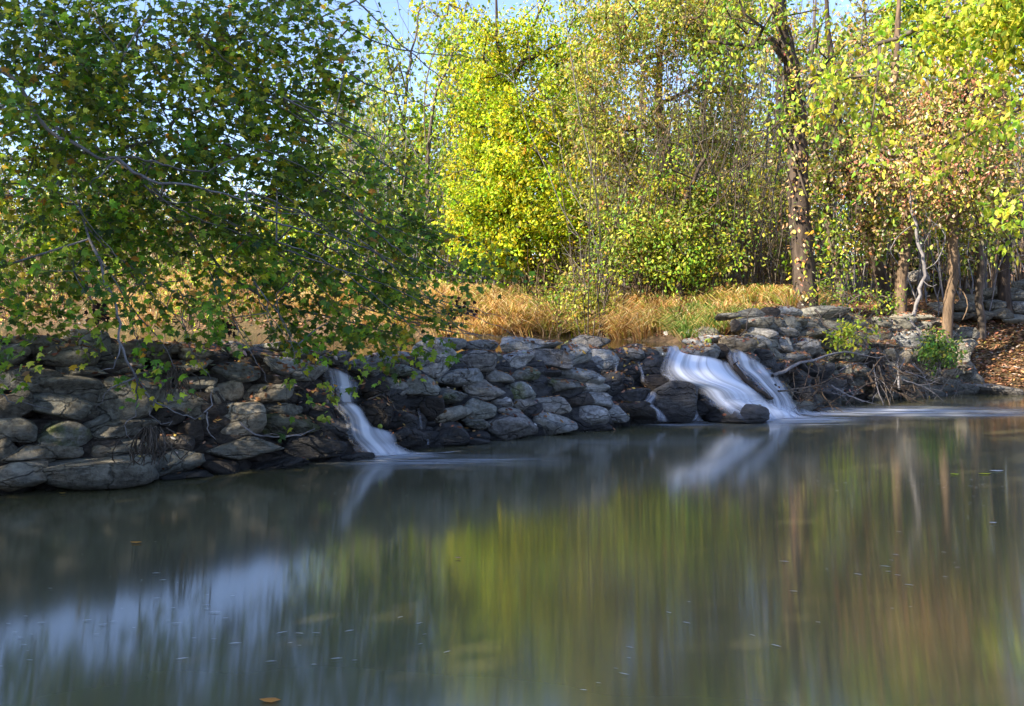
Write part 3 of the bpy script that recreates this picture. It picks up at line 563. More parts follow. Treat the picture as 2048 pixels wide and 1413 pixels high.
# ---- the maple hanging over the dam from the left
def maple():
    r = np.random.default_rng(11); base = np.array([-6.7, 9.9, 0.]); base[2] = gz(base[0], base[1]) - .2
    trunk = [base, base + (.05, 0, 1.2), base + (.2, .1, 2.6), base + (.3, .1, 4.2), base + (.1, .2, 6.), base + (.2, .3, 8.)]
    P = smooth_line(np.concatenate([np.array(trunk), np.array([.26, .2, .17, .13, .09, .04])[:, None]], 1), 3); sk = Skel(P[:, :3], P[:, 3])
    o = tag(empty('maple_tree', tuple(base)), 'large shaded green maple reaching over the left end of the dam on pale drooping limbs', 'tree')
    limbs = [
     [(-160,60,8.8),(-60,110,8.6),(0,140,8.4),(40,165,8.3),(70,230,8.2),(110,270,8.2),(150,290,8.1),(195,315,8.1),(235,317,8.1),(290,320,8.1),(340,335,8.1),(385,342,8.2),(430,340,8.2),(482,305,8.3)],
     [(235,317,8.1),(265,345,8.0),(320,365,8.0),(400,375,8.1),(470,395,8.2),(540,425,8.3),(620,430,8.5)],
     [(-120,300,9.6),(60,320,9.6),(200,300,9.5),(320,280,9.3),(350,245,9.2),(390,225,9.1),(450,210,9.0),(515,200,9.0),(560,215,9.),(620,245,9.1),(680,250,9.2),(760,285,9.3)],
     [(40,-120,8.6),(95,0,8.5),(120,60,8.4),(150,120,8.4),(168,132,8.4)], [(130,-120,8.7),(170,0,8.6),(215,70,8.5),(240,130,8.5),(275,180,8.5)],
     [(-60,200,10.2),(120,260,10.2),(290,360,10.1),(345,430,10.),(400,490,10.),(470,560,10.),(560,610,10.),(680,640,10.1),(790,670,10.2),(880,715,10.3)],
     [(345,430,10.),(480,470,10.),(620,540,10.2),(760,600,10.4),(860,640,10.6),(950,650,10.8)],
     [(400,300,9.8),(560,330,9.9),(700,420,10.2),(820,480,10.5),(920,540,10.7),(1010,570,11.)],
     [(560,330,9.9),(700,345,10.2),(830,400,10.5),(930,425,10.8)],
     [(120,260,10.2),(180,480,8.6),(225,590,8.3),(240,650,8.2),(243,700,8.15),(275,760,8.1),(305,795,8.1),(345,822,8.1),(378,835,8.1),(415,825,8.1),(423,780,8.1)],
     [(272,755,8.1),(272,800,8.1),(268,830,8.1),(250,850,8.1),(262,880,8.1)], [(310,800,8.1),(300,830,8.1),(330,848,8.1),(345,842,8.1)],
     [(240,690,8.15),(225,735,8.1),(205,740,8.1)], [(250,765,8.1),(222,780,8.1),(190,815,8.1)],
     [(180,480,8.6),(250,600,8.6),(330,700,8.7),(350,740,8.7)], [(400,490,10.),(425,560,9.6),(445,620,9.6),(500,690,9.6),(560,745,9.6)], [(430,540,9.6),(460,620,9.6),(510,700,9.6)],
     [(415,825,8.1),(418,860,8.1),(432,880,8.1)], [(-80,560,8.),(-10,760,8.),(20,800,8.),(45,808,8.),(100,818,8.)],
     [(240,130,8.5),(300,40,8.8),(420,60,9.),(560,110,9.2),(640,180,9.4)], [(-100,-60,9.),(200,-90,9.),(420,-60,9.2),(560,0,9.3),(650,70,9.4),(690,120,9.4)],
     [(-60,380,8.6),(50,370,8.6),(120,390,8.5),(190,460,8.5),(235,520,8.5)], [(235,317,8.1),(190,360,8.0),(185,380,8.0)], [(320,365,8.0),(330,390,8.0),(360,408,8.0),(400,400,8.0)]]
    for li, l in enumerate(limbs):
        pts = smooth_line(np.array([at(*q) for q in l]), 3, .01, r); a = .021 if li in (0, 2, 5) else (.015 if len(l) > 5 else .010); sk.path(pts, rads=np.linspace(a, a * .3, len(pts)))
    for q in range(46):
        px = r.uniform(60, 720); py = r.uniform(180, 520) if q % 3 else r.uniform(0, 250); Y = r.uniform(8.2, 10.2); ln = r.uniform(180, 420); sl_ = r.uniform(.35, .75); Lq = [(px + ln * t, py + ln * (sl_ * t + .12 * math.sin(3 * t + q)), Y + t * .5) for t in np.linspace(0, 1, 7)]
        if Lq[-1][1] < 700 and Lq[-1][0] < 1010: pts = smooth_line(np.array([at(*v) for v in Lq]), 3, .008, r); sk.path(pts, rads=np.linspace(.010, .003, len(pts)))
    for q in range(14):
        px = r.uniform(620, 800); py = r.uniform(540, 650); ln = r.uniform(130, 260); Y = r.uniform(10.2, 10.9); sl_ = r.uniform(.12, .4)
        pts = smooth_line(np.array([at(px + ln * t, py + ln * sl_ * t + 6 * math.sin(4 * t + q), Y) for t in np.linspace(0, 1, 6)]), 3, .01, r); sk.path(pts, rads=np.linspace(.008, .003, len(pts)))
    for q in range(12):
        px = r.uniform(150, 640); py = r.uniform(540, 640); ln = r.uniform(60, 150); Y = r.uniform(8.6, 9.8); pts = smooth_line(np.array([at(px + ln * t * .45 + 8 * math.sin(4 * t + q), py + ln * t, Y) for t in np.linspace(0, 1, 5)]), 3, .008, r); sk.path(pts, rads=np.linspace(.007, .003, len(pts)))
    blobs = [(80,40,190,110,8.8,1.0,46),(300,30,200,100,9.0,1.0,52),(500,40,130,90,9.2,.8,34),(610,50,60,75,9.4,.5,14),(620,160,60,50,9.3,.5,10),(100,190,190,110,8.8,1.0,50),(330,170,190,110,9.2,.9,46),(520,180,130,90,9.3,.8,24),
     (90,340,200,120,9.,1.2,50),(330,330,200,110,9.2,1.2,52),(560,310,160,90,9.6,1.,36),(730,360,110,60,10.,.8,13),(100,470,190,90,9.,1.2,40),(330,460,160,80,9.6,1.,30),(560,450,180,90,10.,1.,44),(760,460,130,60,10.3,.8,24),(880,520,110,45,10.6,.6,10),
     (60,570,150,50,8.8,.8,16),(620,560,180,60,10.,.9,34),(800,580,110,60,10.3,.8,15),(330,590,70,60,8.6,.3,8),(620,640,150,40,10.1,.7,18),(760,660,90,45,10.2,.5,12),(20,700,40,30,8.,.2,2),(560,750,35,28,9.4,.2,3),(280,745,40,12,8.1,.1,1),(190,640,120,25,8.6,.4,7),(150,150,300,160,10.8,.4,46),(120,330,260,110,11.2,.4,50),(250,420,330,120,10.8,.5,36)]
    cs = []
    for (px, py, rx, ry, Y, dz, nc) in blobs:
        nc = max(1, int(nc * .66)); c = at(px, py, Y); s = Y / F; q = r.normal(0, .52, (nc, 3)); q = np.clip(q, -1.1, 1.1) * np.array([rx * s, dz, ry * s]); cs.append(c + q)
    cs = np.concatenate(cs); cs = cs[np.argsort(np.linalg.norm(cs - P[8, :3], axis=1))]
    A = Acc(); TW = Acc()
    for c in cs: sk.reach(c, r, .12, .28, 3)
    n = 4; cc = np.repeat(cs, n, 0) + r.normal(0, .13, (len(cs) * n, 3)) * (1, 1, .6)
    pos = sprigs(A, TW, cc, r, 'maple', .070, 11, PAL['maple'], .42, (.62, -.1, -.36), .33, .045, .45, .0024)
    sk.build('limbs', BARK['pale'], o, base, tip=.0032, pipe=.5, rmax=.1, k=6, minr=.0035)
    TW.build('twigs', BARK['mid'], o, base, colour=False)
    A.build('foliage', LEAF, o, base, smooth=False)['kind'] = 'stuff'
    # nearest leaves, each a part of its own
    T, Fc = TPL['maple']; LM = single_leaf_mat('maple_leaf', [(.05, .11, .022), (.08, .15, .03), (.045, .09, .02), (.10, .17, .03), (.05, .10, .02), (.30, .28, .03), (.06, .12, .02), (.09, .14, .03), (.035, .08, .02), (.45, .20, .03)])
    me = bpy.data.meshes.new('leaf'); me.from_pydata((T * .082).tolist(), [], Fc.tolist()); me.materials.append(LM)
    near = cc[np.argsort(cc[:, 1])][:1500]; idx = r.choice(len(near), 290, replace=False)
    from mathutils import Matrix
    for i in idx:
        p = near[i] + r.normal(0, .06, 3) + np.array([0, -.06, 0]); fr = frames(1, r, np.array([.4, -.2, -.5]), .4, np.array([-.2, -.6, .9]), .35)[0]
        lo = bpy.data.objects.new('leaf', me); C.objects.link(lo); lo.parent = o; M = Matrix([[*fr[:, j], 0] for j in range(3)] + [[0, 0, 0, 1]])
        M = Matrix(((fr[0][0], fr[1][0], fr[2][0]), (fr[0][1], fr[1][1], fr[2][1]), (fr[0][2], fr[1][2], fr[2][2]))).to_4x4(); s = r.uniform(.75, 1.2); lo.matrix_local = Matrix.Translation(Vector(p - base)) @ M @ Matrix.Scale(s, 4)
maple()

# ---- trees beyond the pond
tree('yellow_tree', 'glowing yellow-green tree leaning over the golden grass behind the middle of the dam', 'tree', [(1075,575,25,.13),(1060,540,25,.12),(1040,420,25,.10),(1050,280,25,.08),(1000,120,25,.05),(990,-60,25,.02)],
     [(1000,455,100,80,24,1.2,60),(1070,390,130,80,24,1.5,62),(960,370,80,80,24.3,1.,36),(1040,290,120,70,24.5,1.3,46),(980,210,80,70,25,1.1,30),(1080,180,110,70,25,1.2,36),(1000,80,80,60,25,1.,24),(1120,60,120,70,25,1.2,34),(1150,460,80,60,24,1.,24)], 'yellow', ('oval', .105), 17, .42, 'dark', 21, sprig=8, spread=.09, extra=[[(1050,280,25),(1010,250,24.8),(960,255,24.6),(920,240,24.5)],[(1040,420,25),(1100,370,24.6),(1170,340,24.4)]])
tree('slender_tree', 'slender tree with bare twiggy top against the open sky left of the yellow tree', 'tree', [(812,580,30,.10),(810,500,30,.09),(808,330,30,.07),(812,180,30,.05),(828,80,30,.03),(850,-20,30,.012)],
     [(790,330,90,80,30,1.2,34),(730,280,70,60,30,1.,22),(840,270,60,50,30,.9,16),(770,170,45,60,30,.7,16),(740,420,110,80,29,1.2,36),(860,400,70,80,29.5,1.,26),(760,90,25,50,30,.4,7)], 'green', ('oval', .16), 8, .6, 'mid', 22, sprig=6, tip=.010,
     extra=[[(808,250,30),(775,120,30),(770,50,30),(745,-10,30)],[(810,200,30),(830,120,30),(870,30,30),(880,-30,30)],[(828,80,30),(800,30,30),(790,-30,30)],[(812,180,30),(790,110,30),(770,70,30),(722,40,30)],[(820,120,30),(850,100,30),(895,60,30)]])
tree('slender_tree', 'thin forked tree with sparse leaves standing between the bare-topped tree and the yellow tree', 'tree', [(870,580,28,.09),(862,480,28,.08),(855,350,28,.07),(870,200,28,.045),(905,110,28,.03),(940,-20,28,.01)],
     [(890,330,60,60,28,.9,16),(870,460,80,70,28,1.,26),(900,190,40,50,28,.7,9),(920,80,35,50,28,.5,8),(860,540,80,30,27,.8,12)], 'green', ('oval', .15), 7, .55, 'mid', 23, sprig=4, tip=.010, extra=[[(855,350,28),(850,250,28),(855,150,28),(880,60,28),(860,0,28)],[(870,200,28),(840,120,28),(835,40,28)]])
tree('spreading_tree', 'broad olive-leaved tree with an orange-lit trunk right of the yellow tree', 'tree', [(1335,600,22.5,.15),(1335,540,22.5,.14),(1340,400,22.5,.125),(1335,290,22.5,.11),(1315,180,22.5,.08),(1330,40,22.5,.05),(1340,-60,22.5,.02)],
     [(1240,120,100,90,22,1.3,26),(1300,30,130,60,21.5,1.4,26),(1400,120,90,80,22.5,1.3,24),(1270,260,80,70,22,1.1,18),(1420,250,70,80,23,1.1,18),(1250,400,90,60,22,1.,26),(1370,420,100,60,21.5,1.,26),(1320,490,110,50,21,1.,28),(1180,250,60,60,22,.9,14),(1400,20,100,50,22,1.2,24)], 'olive', ('oval', .10), 14, .45, 'tan', 24, sprig=9,
     extra=[[(1335,290,22.5),(1290,255,22.3),(1230,265,22.2),(1160,250,22)],[(1340,400,22.5),(1420,400,22),(1450,350,21.6),(1500,310,21.2),(1545,308,21)],[(1420,400,22),(1380,440,21.7),(1310,460,21.5),(1250,480,21.4)]])
tree('green_tree', 'deep green low-hanging tree in front of the brown brush, over the green grass patch', 'tree', [(1365,605,20.6,.10),(1358,560,20.6,.09),(1350,480,20.6,.08),(1380,380,20.5,.05),(1420,300,20.5,.03)],
     [(1330,525,80,40,20.3,.8,16),(1270,440,80,50,20.5,.8,10),(1410,480,80,50,20.4,.9,12),(1235,520,60,30,20.6,.6,6),(1420,390,60,60,20.6,.7,7),(1340,360,70,50,20.8,.7,7)], 'green', ('oval', .088), 13, .5, 'dark', 25, sprig=6)
vt = tree('vine_covered_tree', 'tall dark trunk wrapped in brown dead vines rising behind the stone wall', 'tree', [(1612,612,18.9,.26),(1608,560,18.9,.22),(1600,440,18.9,.20),(1597,330,18.9,.19),(1590,230,18.9,.175),(1578,130,18.9,.14),(1555,20,18.9,.12),(1540,-80,18.9,.08)],
     [(1500,40,90,60,18.8,1.,22),(1440,110,60,50,18.8,.7,10),(1560,200,60,70,18.6,.5,12),(1640,60,60,60,18.9,.8,10)], 'green', ('oval', .11), 7, .5, 'dark', 26, sprig=4,
     extra=[[(1600,440,18.9),(1560,310,18.5),(1520,310,18.3),(1470,350,18.2),(1440,400,18.1),(1400,430,18.1),(1370,440,18.1)],[(1597,330,18.9),(1560,260,18.7),(1530,270,18.6),(1490,340,18.5)],[(1590,230,18.9),(1640,140,18.8),(1690,90,18.8)],[(1578,130,18.9),(1530,60,18.8),(1480,40,18.7)]])
def vines():
    r = np.random.default_rng(5); n = 240; y = r.uniform(0, 600, n); x = np.interp(y, [0, 130, 330, 612], [1552, 1578, 1597, 1612]) + r.normal(0, 16, n)
    ctr = np.array([at(a, b, 18.75 + r.normal(0, .12)) for a, b in zip(x, y)]); A = Acc(); n2 = int(n * .8)
    sprigs(A, None, ctr[:n2], r, 'oval', .085, 4, PAL['rust'], .25, (0, 0, -.6), .5, .05); org = np.array(vt.location)
    A.build('dead_vine', DRY, vt, org, smooth=False)
    g = ctr[n2:]; B = Acc(); sprigs(B, None, g, r, 'oval', .10, 4, PAL['lime'], .25, (0, 0, -.3), .6, .06); B.build('green_vine', LEAF, vt, org, smooth=False)
    T = Acc()
    for q in range(4):
        yy = np.linspace(600, -40, 26); xx = np.interp(yy, [0, 130, 330, 612], [1552, 1578, 1597, 1612]) + 17 * np.sin(yy / (55 + 12 * q) + q * 1.7); dd = 18.9 - .2 * np.cos(yy / (55 + 12 * q) + q * 1.7)
        tube(T, np.array([at(a, b, c) for a, b, c in zip(xx, yy, dd)]), .022, 5)
    T.build('vine_stem', BARK['mid'], vt, org, colour=False)
vines()
tree('woodland_tree', 'upright orange-lit trunk on the bank left of the pale angular rock', 'tree', [(1797,604,20.,.125),(1803,560,20,.11),(1815,470,20,.10),(1800,380,20,.11),(1775,250,20,.09),(1790,120,20,.07),(1800,-40,20,.03)],
     [(1790,300,80,70,20,1.,20),(1850,250,70,60,20.2,1.,12),(1760,180,60,60,20,.9,10),(1830,420,60,40,20,.8,10)], 'mixed', ('oval', .10), 11, .5, 'tan', 27, sprig=7, extra=[[(1815,470,20),(1860,380,19.8),(1900,340,19.6),(1950,310,19.5)],[(1800,380,20),(1760,300,20),(1720,260,20)]])
tree('woodland_tree', 'dark trunk leaning left, just left of the orange-lit upright trunk', 'tree', [(1775,590,20.6,.16),(1762,560,20.6,.14),(1735,490,20.6,.125),(1715,410,20.6,.11),(1685,300,20.6,.09),(1665,150,20.6,.07),(1650,-40,20.6,.03)],
     [(1700,330,70,60,20.6,1.,16),(1660,240,60,60,20.5,.9,12),(1700,140,70,60,20.6,1.,14),(1730,440,60,40,20.3,.7,10)], 'mixed', ('oval', .10), 11, .5, 'dark', 28, sprig=7, extra=[[(1735,490,20.6),(1780,430,20.5),(1810,400,20.4)],[(1715,410,20.6),(1680,380,20.5),(1640,370,20.4)]])
tree('woodland_tree', 'thick knotty trunk growing out of the stones at the top of the leaf slope', 'tree', [(1895,632,19.6,.115),(1897,600,19.6,.10),(1908,555,19.6,.09),(1900,450,19.6,.12),(1885,330,19.6,.10),(1905,180,19.6,.08),(1890,-40,19.6,.04)],
     [(1930,330,70,60,19.6,.9,16),(1870,180,60,60,19.6,.9,10),(1950,420,70,50,19.5,.8,14)], 'mixed', ('oval', .10), 11, .5, 'tan', 29, sprig=7, extra=[[(1905,560,19.6),(1935,600,19.4),(1925,640,19.3)],[(1900,450,19.6),(1950,390,19.4),(1990,300,19.3),(2030,200,19.3)]])
tree('woodland_tree', 'dark straight trunk near the right edge above the tumbled wall', 'tree', [(2015,600,22,.15),(2010,540,22,.13),(2018,400,22,.12),(2005,220,22,.10),(2020,60,22,.07),(2010,-60,22,.04)], [(2000,330,60,60,22,.9,14),(2010,450,60,50,21.6,.8,14),(1980,200,50,50,22,.8,10)], 'olive', ('oval', .12), 7, .5, 'dark', 30, sprig=4)
tree('woodland_tree', 'thin brown trunk between the vine-wrapped tree and the leaning dark trunk', 'tree', [(1690,585,21.5,.11),(1672,540,21.5,.09),(1655,440,21.5,.08),(1650,300,21.5,.07),(1625,150,21.5,.05),(1630,-20,21.5,.02)], [(1650,420,60,60,21.5,.9,16),(1640,500,60,40,21,.8,14),(1620,300,50,60,21.5,.8,10)], 'green', ('oval', .12), 7, .5, 'mid', 31, sprig=4)
tree('bare_sapling', 'pale crooked leafless sapling in front of the leaf slope, right of the orange-lit trunk', 'sapling', [(1826,632,18.8,.035),(1838,590,18.8,.034),(1850,540,18.8,.033),(1840,500,18.8,.03),(1828,450,18.8,.028),(1822,400,18.8,.024),(1805,340,18.8,.018),(1770,290,18.8,.01)],
     [], 'mixed', bark='pale', seed=32, tip=.012, base_ground=False, extra=[[(1850,540,18.8),(1875,520,18.7),(1890,470,18.7),(1850,430,18.7)],[(1840,500,18.8),(1870,450,18.8),(1900,420,18.8)],[(1845,560,18.8),(1862,572,18.7),(1875,570,18.7)],[(1828,450,18.8),(1800,470,18.7),(1780,500,18.7)]])
tree('rust_leaved_tree', 'tree hung with tan and pinkish dead leaves in the upper right', 'tree', [(1965,612,21.2,.085),(1960,570,21.,.08),(1955,400,20.6,.075),(1935,230,20,.065),(1930,80,20,.05),(1940,-60,20,.02)],
     [(1900,170,80,80,19.4,1.,28),(1970,160,80,70,19.4,1.,24),(1850,260,60,60,18.7,.9,20),(1990,300,60,70,19.4,.9,22),(1760,300,50,40,18.3,.7,12),(1900,330,60,50,18.4,.8,16),(1730,340,50,50,20.4,.7,12),(1730,450,50,50,20.4,.7,8)], 'rust', ('oval', .085), 9, .6, 'mid', 33, sprig=7, out=(0, 0, -.8), leafmat=DRY)
tree('overhanging_tree', 'bright lime-leaved branches reaching in from beyond the top right corner', 'tree', [(2290,640,13.5,.2),(2280,500,13.5,.18),(2260,300,13.5,.16),(2230,100,13.5,.13),(2180,-80,13.5,.1)],
     [(1960,30,90,40,13.6,.8,24),(2030,90,50,40,13.4,.6,14),(1880,70,40,30,14,.4,7),(1690,150,35,30,14.5,.4,5),(1740,90,30,25,14.5,.3,3),(2020,210,35,30,13.2,.3,4),(1950,240,30,25,13.6,.3,3),(2035,400,20,50,13,.3,5),(1840,330,25,20,14,.3,2),(1670,200,20,20,14.5,.3,2),(2030,0,60,40,13,.6,12),(1740,270,22,20,14.3,.2,3)], 'lime', ('oval', .115), 10, .4, 'mid', 34, sprig=5, out=(0, 0, -.6), tip=.008,
     extra=[[(2230,100,13.5),(2100,30,13.5),(1990,10,13.7),(1880,40,14),(1760,90,14.3),(1680,140,14.5)],[(2260,300,13.5),(2120,180,13.3),(2020,200,13.3),(1940,240,13.5)],[(2280,420,13.5),(2120,380,13.2),(2040,390,13)],[(2120,180,13.3),(1990,240,13.6),(1830,330,14)],[(1760,90,14.3),(1740,270,14.3)]])
# background wood, tree by tree
bgt = [(1480,575,31,-40,'mixed','tall thin-stemmed tree with mixed leaves in the gap left of the vine-wrapped trunk'),(1200,570,33,20,'olive','olive tree with fine twigs standing behind the yellow tree on its right'),(1550,570,27,-60,'olive','leaning brown-twigged tree close behind the vine-wrapped trunk'),
 (1760,560,30,-60,'mixed','hazy brown and green tree deep behind the leaning dark trunk'),(1870,560,28,-60,'mixed','tan-leaved thin tree behind the knotty trunk'),(1950,560,32,-60,'rust','rust-brown tree far behind the tumbled wall'),(2040,560,27,-60,'mixed','half-cut-off leafy tree at the right edge'),(1430,560,38,40,'green','yellowing tree far back in the wood above the green grass patch'),
 (1110,560,36,60,'yellow','yellow tree far behind the bright one'),(1660,560,34,-20,'olive','dim olive tree far back between the vine-wrapped and thin brown trunks'),(940,560,36,230,'green','low green tree showing under the gap left of the yellow tree'),(640,585,32,300,'green','green tree half hidden by the maple, left of the bare-topped tree'),
 (1260,575,29,-50,'green','tall green tree behind the orange-lit trunk of the olive-leaved tree'),(1400,575,30,-60,'olive','tall olive tree directly behind the green grass patch'),(1810,565,27,-70,'green','tall leafy tree behind the orange-lit upright trunk'),(715,585,34,150,'green','green tree behind the bare-topped slender one on its left'),(860,585,33,190,'olive','olive-green tree behind the thin forked tree'),(960,585,32,10,'yellow','tall yellow-green tree just behind the left edge of the brightest tree'),(540,590,36,390,'yellow','rounded yellow-green tree seen below the maple limbs'),(400,590,44,385,'mixed','distant pale bushy tree in the window under the maple'),(250,590,42,270,'mixed','distant tan-leaved tree behind the left end of the dam'),(100,590,40,225,'green','distant green tree behind the far-left rocks'),(-60,590,38,200,'mixed','distant leafy tree at the left edge behind the maple')]
for i, (px, py, Y, top, pal, lb) in enumerate(bgt):
    r = random.Random(40 + i); h = py - top; lean = r.uniform(-40, 40); w = min(95, h * .32)
    blobs = []
    for q in range(7):
        f = r.uniform(.12, .95); blobs.append((px + lean * f + r.uniform(-w, w) * .7, py - h * f, w * r.uniform(.45, .75), max(35, h * .13), Y, 1.2, 17))
    tree('woodland_tree', lb.replace('a tall', 'tall'), 'tree', [(px, py + 20, Y, .14), (px, py - 20, Y, .12), (px + lean * .5, py - h * .5, Y, .08), (px + lean, top + 10, Y, .02)], blobs, pal, ('far', .17), 9, .75, r.choice(['mid', 'dark', 'tan']), 60 + i, sprig=6, step=1.3, group='trees of the wood beyond the pond', tip=.014)

# ---- far wood and undergrowth: nobody could count these
def thicket(name, n, xr, Yr, hr, pal, seed, stems, leafs=.14, per=7, px_of=None):
    r = np.random.default_rng(seed); A = Acc(); T = Acc()
    for i in range(n):
        Y = r.uniform(*Yr); px = r.uniform(*xr); X = (px - CX) / F * Y; z = gz(X, Y); h = r.uniform(*hr) * (1 if px > 700 or name != 'far_wood' else .42); lean = r.normal(0, .18, 2) * h
        P = np.array([(X, Y, z - .1), (X + lean[0] * .3, Y + lean[1] * .3, z + h * .5), (X + lean[0], Y + lean[1], z + h)]); P = smooth_line(P, 3, .03, r); tube(T, P, np.linspace(.022, .006, len(P)) * (1 + h * .12), 3)
        m = max(2, int(h * 2.2)); t = r.uniform(.15, 1, m); c = np.stack([np.interp(t, np.linspace(0, 1, len(P)), P[:, j]) for j in range(3)], 1) + r.normal(0, .28, (m, 3)); sprigs(A, None, c, r, 'far', leafs, per, PAL[pal], .5, (0, 0, .1), .9, .12)
    v0 = np.concatenate(A.v); fA = {k: np.concatenate(x) for k, x in A.f.items()}
    o = A.build(name, LEAF, smooth=False); tag(o, kind='stuff'); t_ = T.build(name + '_stems', BARK['tan'], colour=False); t_.parent = o; t_['kind'] = 'stuff'; return o
def bare_brush(n, xr, Yr, hr, seed, mat, label, rad=.010):
    r = np.random.default_rng(seed); T = Acc()
    for i in range(n):
        Y = r.uniform(*Yr); px = r.uniform(*xr); X = (px - CX) / F * Y; z = gz(X, Y); h = r.uniform(*hr); l = r.normal(0, .22, 2) * h
        P = smooth_line(np.array([(X, Y, z - .1), (X + l[0] * .2, Y + l[1] * .3, z + h * .35), (X + l[0] * .65, Y + l[1] * .6, z + h * .7), (X + l[0] * .9, Y + l[1], z + h)]), 3, .04, r); tube(T, P, np.linspace(rad * 1.5, rad * .4, len(P)) * (1 + h * .08), 3)
        for q in range(int(3 + h * 1.6)):
            k = r.integers(2, len(P)); d = np.array([r.normal(0, .7), r.normal(0, .7), r.uniform(.1, .9)]); d /= np.linalg.norm(d); L_ = r.uniform(.3, 1.1); a = P[k]; b = a + d * L_ * .5 + r.normal(0, .05, 3); c = a + d * L_ + np.array([0, 0, r.uniform(-.1, .25)]) * L_; tube(T, np.array([a, b, c]), [rad * .55, rad * .45, rad * .25], 3)
            e = c + r.normal(0, .25, 3); tube(T, np.array([b, (b + e) / 2 + (0, 0, .03), e]), [rad * .4, rad * .3, rad * .2], 3)
    return tag(T.build('bare_twigs', BARK[mat], colour=False), label, 'twigs', kind='stuff')
bare_brush(260, (1120, 2150), (21.5, 30), (1.5, 8), 71, 'pale', 'tangle of fine bare grey twigs and stems throughout the right-hand wood')
bare_brush(150, (1080, 1620), (21.6, 25), (.6, 1.7), 72, 'tan', 'dry tan stems standing over the golden grass on the bank')
bare_brush(70, (650, 1000), (26, 31), (3, 8.5), 73, 'pale', 'bare twigs reaching into the open sky left of the yellow tree', .008)
bare_brush(60, (1150, 1560), (20.6, 21.6), (3, 8), 76, 'mid', 'slim dark stems and crossing twigs in front of the olive-leaved tree', .009)
bare_brush(90, (-200, 800), (29.5, 34), (.6, 2.4), 74, 'tan', 'dry tan stems along the far-left shore')
bare_brush(46, (1610, 1900), (17.6, 18.4), (.3, .9), 75, 'pale', 'thin pale brambles growing over the stone wall', .006)
tag(thicket('far_wood', 330, (-200, 2300), (46, 62), (4, 11), 'mixed', 81, 0, .26, 9), 'hazy mass of distant thin trees closing the view behind the wood', 'woods')
tag(thicket('brush', 330, (1080, 2200), (24.5, 34), (1.5, 6.5), 'mixed', 82, 0, .13, 8), 'tangled tan and green brush filling the wood behind the trunks', 'undergrowth')
tag(thicket('brush', 130, (1050, 1600), (22.8, 25.5), (.9, 2.0), 'olive', 83, 0, .10, 7), 'brown twiggy brush on top of the bank behind the golden grass', 'undergrowth')
tag(thicket('brush', 460, (-250, 1050), (31, 40), (1.2, 4.2), 'mixed', 84, 0, .15, 8), 'low mixed bushes along the far-left shore under the maple', 'undergrowth')
tag(thicket('brush', 130, (-150, 330), (29.8, 31.8), (.4, 1.5), 'mixed', 87, 0, .13, 8), 'mixed low brush behind the muddy far-left shore', 'undergrowth')
tag(thicket('brush', 150, (300, 800), (25.8, 29.5), (.4, 1.5), 'green', 86, 0, .12, 8), 'low green bushes close to the water along the far-left shore', 'undergrowth')
tag(thicket('brush', 60, (430, 860), (26.5, 29), (.6, 1.7), 'yellow', 85, 0, .12, 7), 'sunlit yellow-green bushes on the shore seen through the maple twigs', 'undergrowth')

# ---- shrubs one can tell apart
tree('shrub', 'round dark green shrub growing against the right end of the stone wall', 'shrub', [(1880,755,18.4,.02),(1880,735,18.4,.018),(1882,700,18.3,.01)], [(1878,700,34,32,18.0,.4,34)], 'deep', ('oval', .075), 8, .2, 'mid', 91, sprig=5, spread=.04, tip=.004, base_ground=False, step=.2, shell=.2)
tree('shrub', 'bright-leaved sprawling shrub at the foot of the vine-wrapped trunk', 'shrub', [(1690,630,18.8,.02),(1700,605,18.8,.018),(1730,585,18.8,.01)], [(1720,590,70,22,18.6,.5,34),(1660,560,40,40,18.5,.4,14),(1780,600,30,18,18.5,.3,10)], 'green', ('oval', .07), 4, .25, 'mid', 92, sprig=2, spread=.05, tip=.004, base_ground=False, step=.3, shell=.2)
tree('trailing_shrub', 'spray of light green leaves drooping over the face of the stone wall', 'shrub', [(1630,620,17.9,.018),(1650,650,17.6,.015),(1685,672,17.3,.012),(1700,700,17.2,.006)], [(1680,660,28,18,17.2,.2,9),(1668,685,20,10,17.2,.15,5),(1705,668,18,16,17.2,.15,5),(1730,650,30,15,17.4,.2,5)], 'lime', ('oval', .085), 5, .2, 'mid', 93, sprig=3, spread=.04, tip=.004, base_ground=False, step=.2, shell=.2)
tree('shrub', 'small leafy shrub with yellowing leaves on the shore between the two golden grass clumps', 'shrub', [(1140,655,22.6,.03),(1138,620,22.6,.02),(1145,590,22.6,.01)], [(1150,610,50,40,22.6,.5,26),(1100,590,40,30,22.8,.5,12)], 'green', ('oval', .10), 6, .3, 'tan', 94, sprig=4, spread=.05, tip=.006, step=.3)

tree('shrub', 'olive-brown twiggy shrub splitting the golden grass into two clumps', 'shrub', [(1195,660,22.,.03),(1193,630,22.,.02),(1200,590,22.,.01)], [(1185,610,50,36,21.0,.5,34),(1160,575,45,30,21.3,.5,18)], 'olive', ('oval', .09), 6, .3, 'tan', 95, sprig=4, spread=.06, tip=.006, step=.3)
tree('shrub', 'fine green shrub on the shore at the drooping tip of the maple', 'shrub', [(815,655,24.6,.03),(815,630,24.6,.02),(820,590,24.6,.01)], [(820,600,60,40,24.6,.6,26),(770,620,40,28,24.8,.5,12)], 'deep', ('oval', .10), 6, .3, 'tan', 96, sprig=4, spread=.06, tip=.006, step=.3)
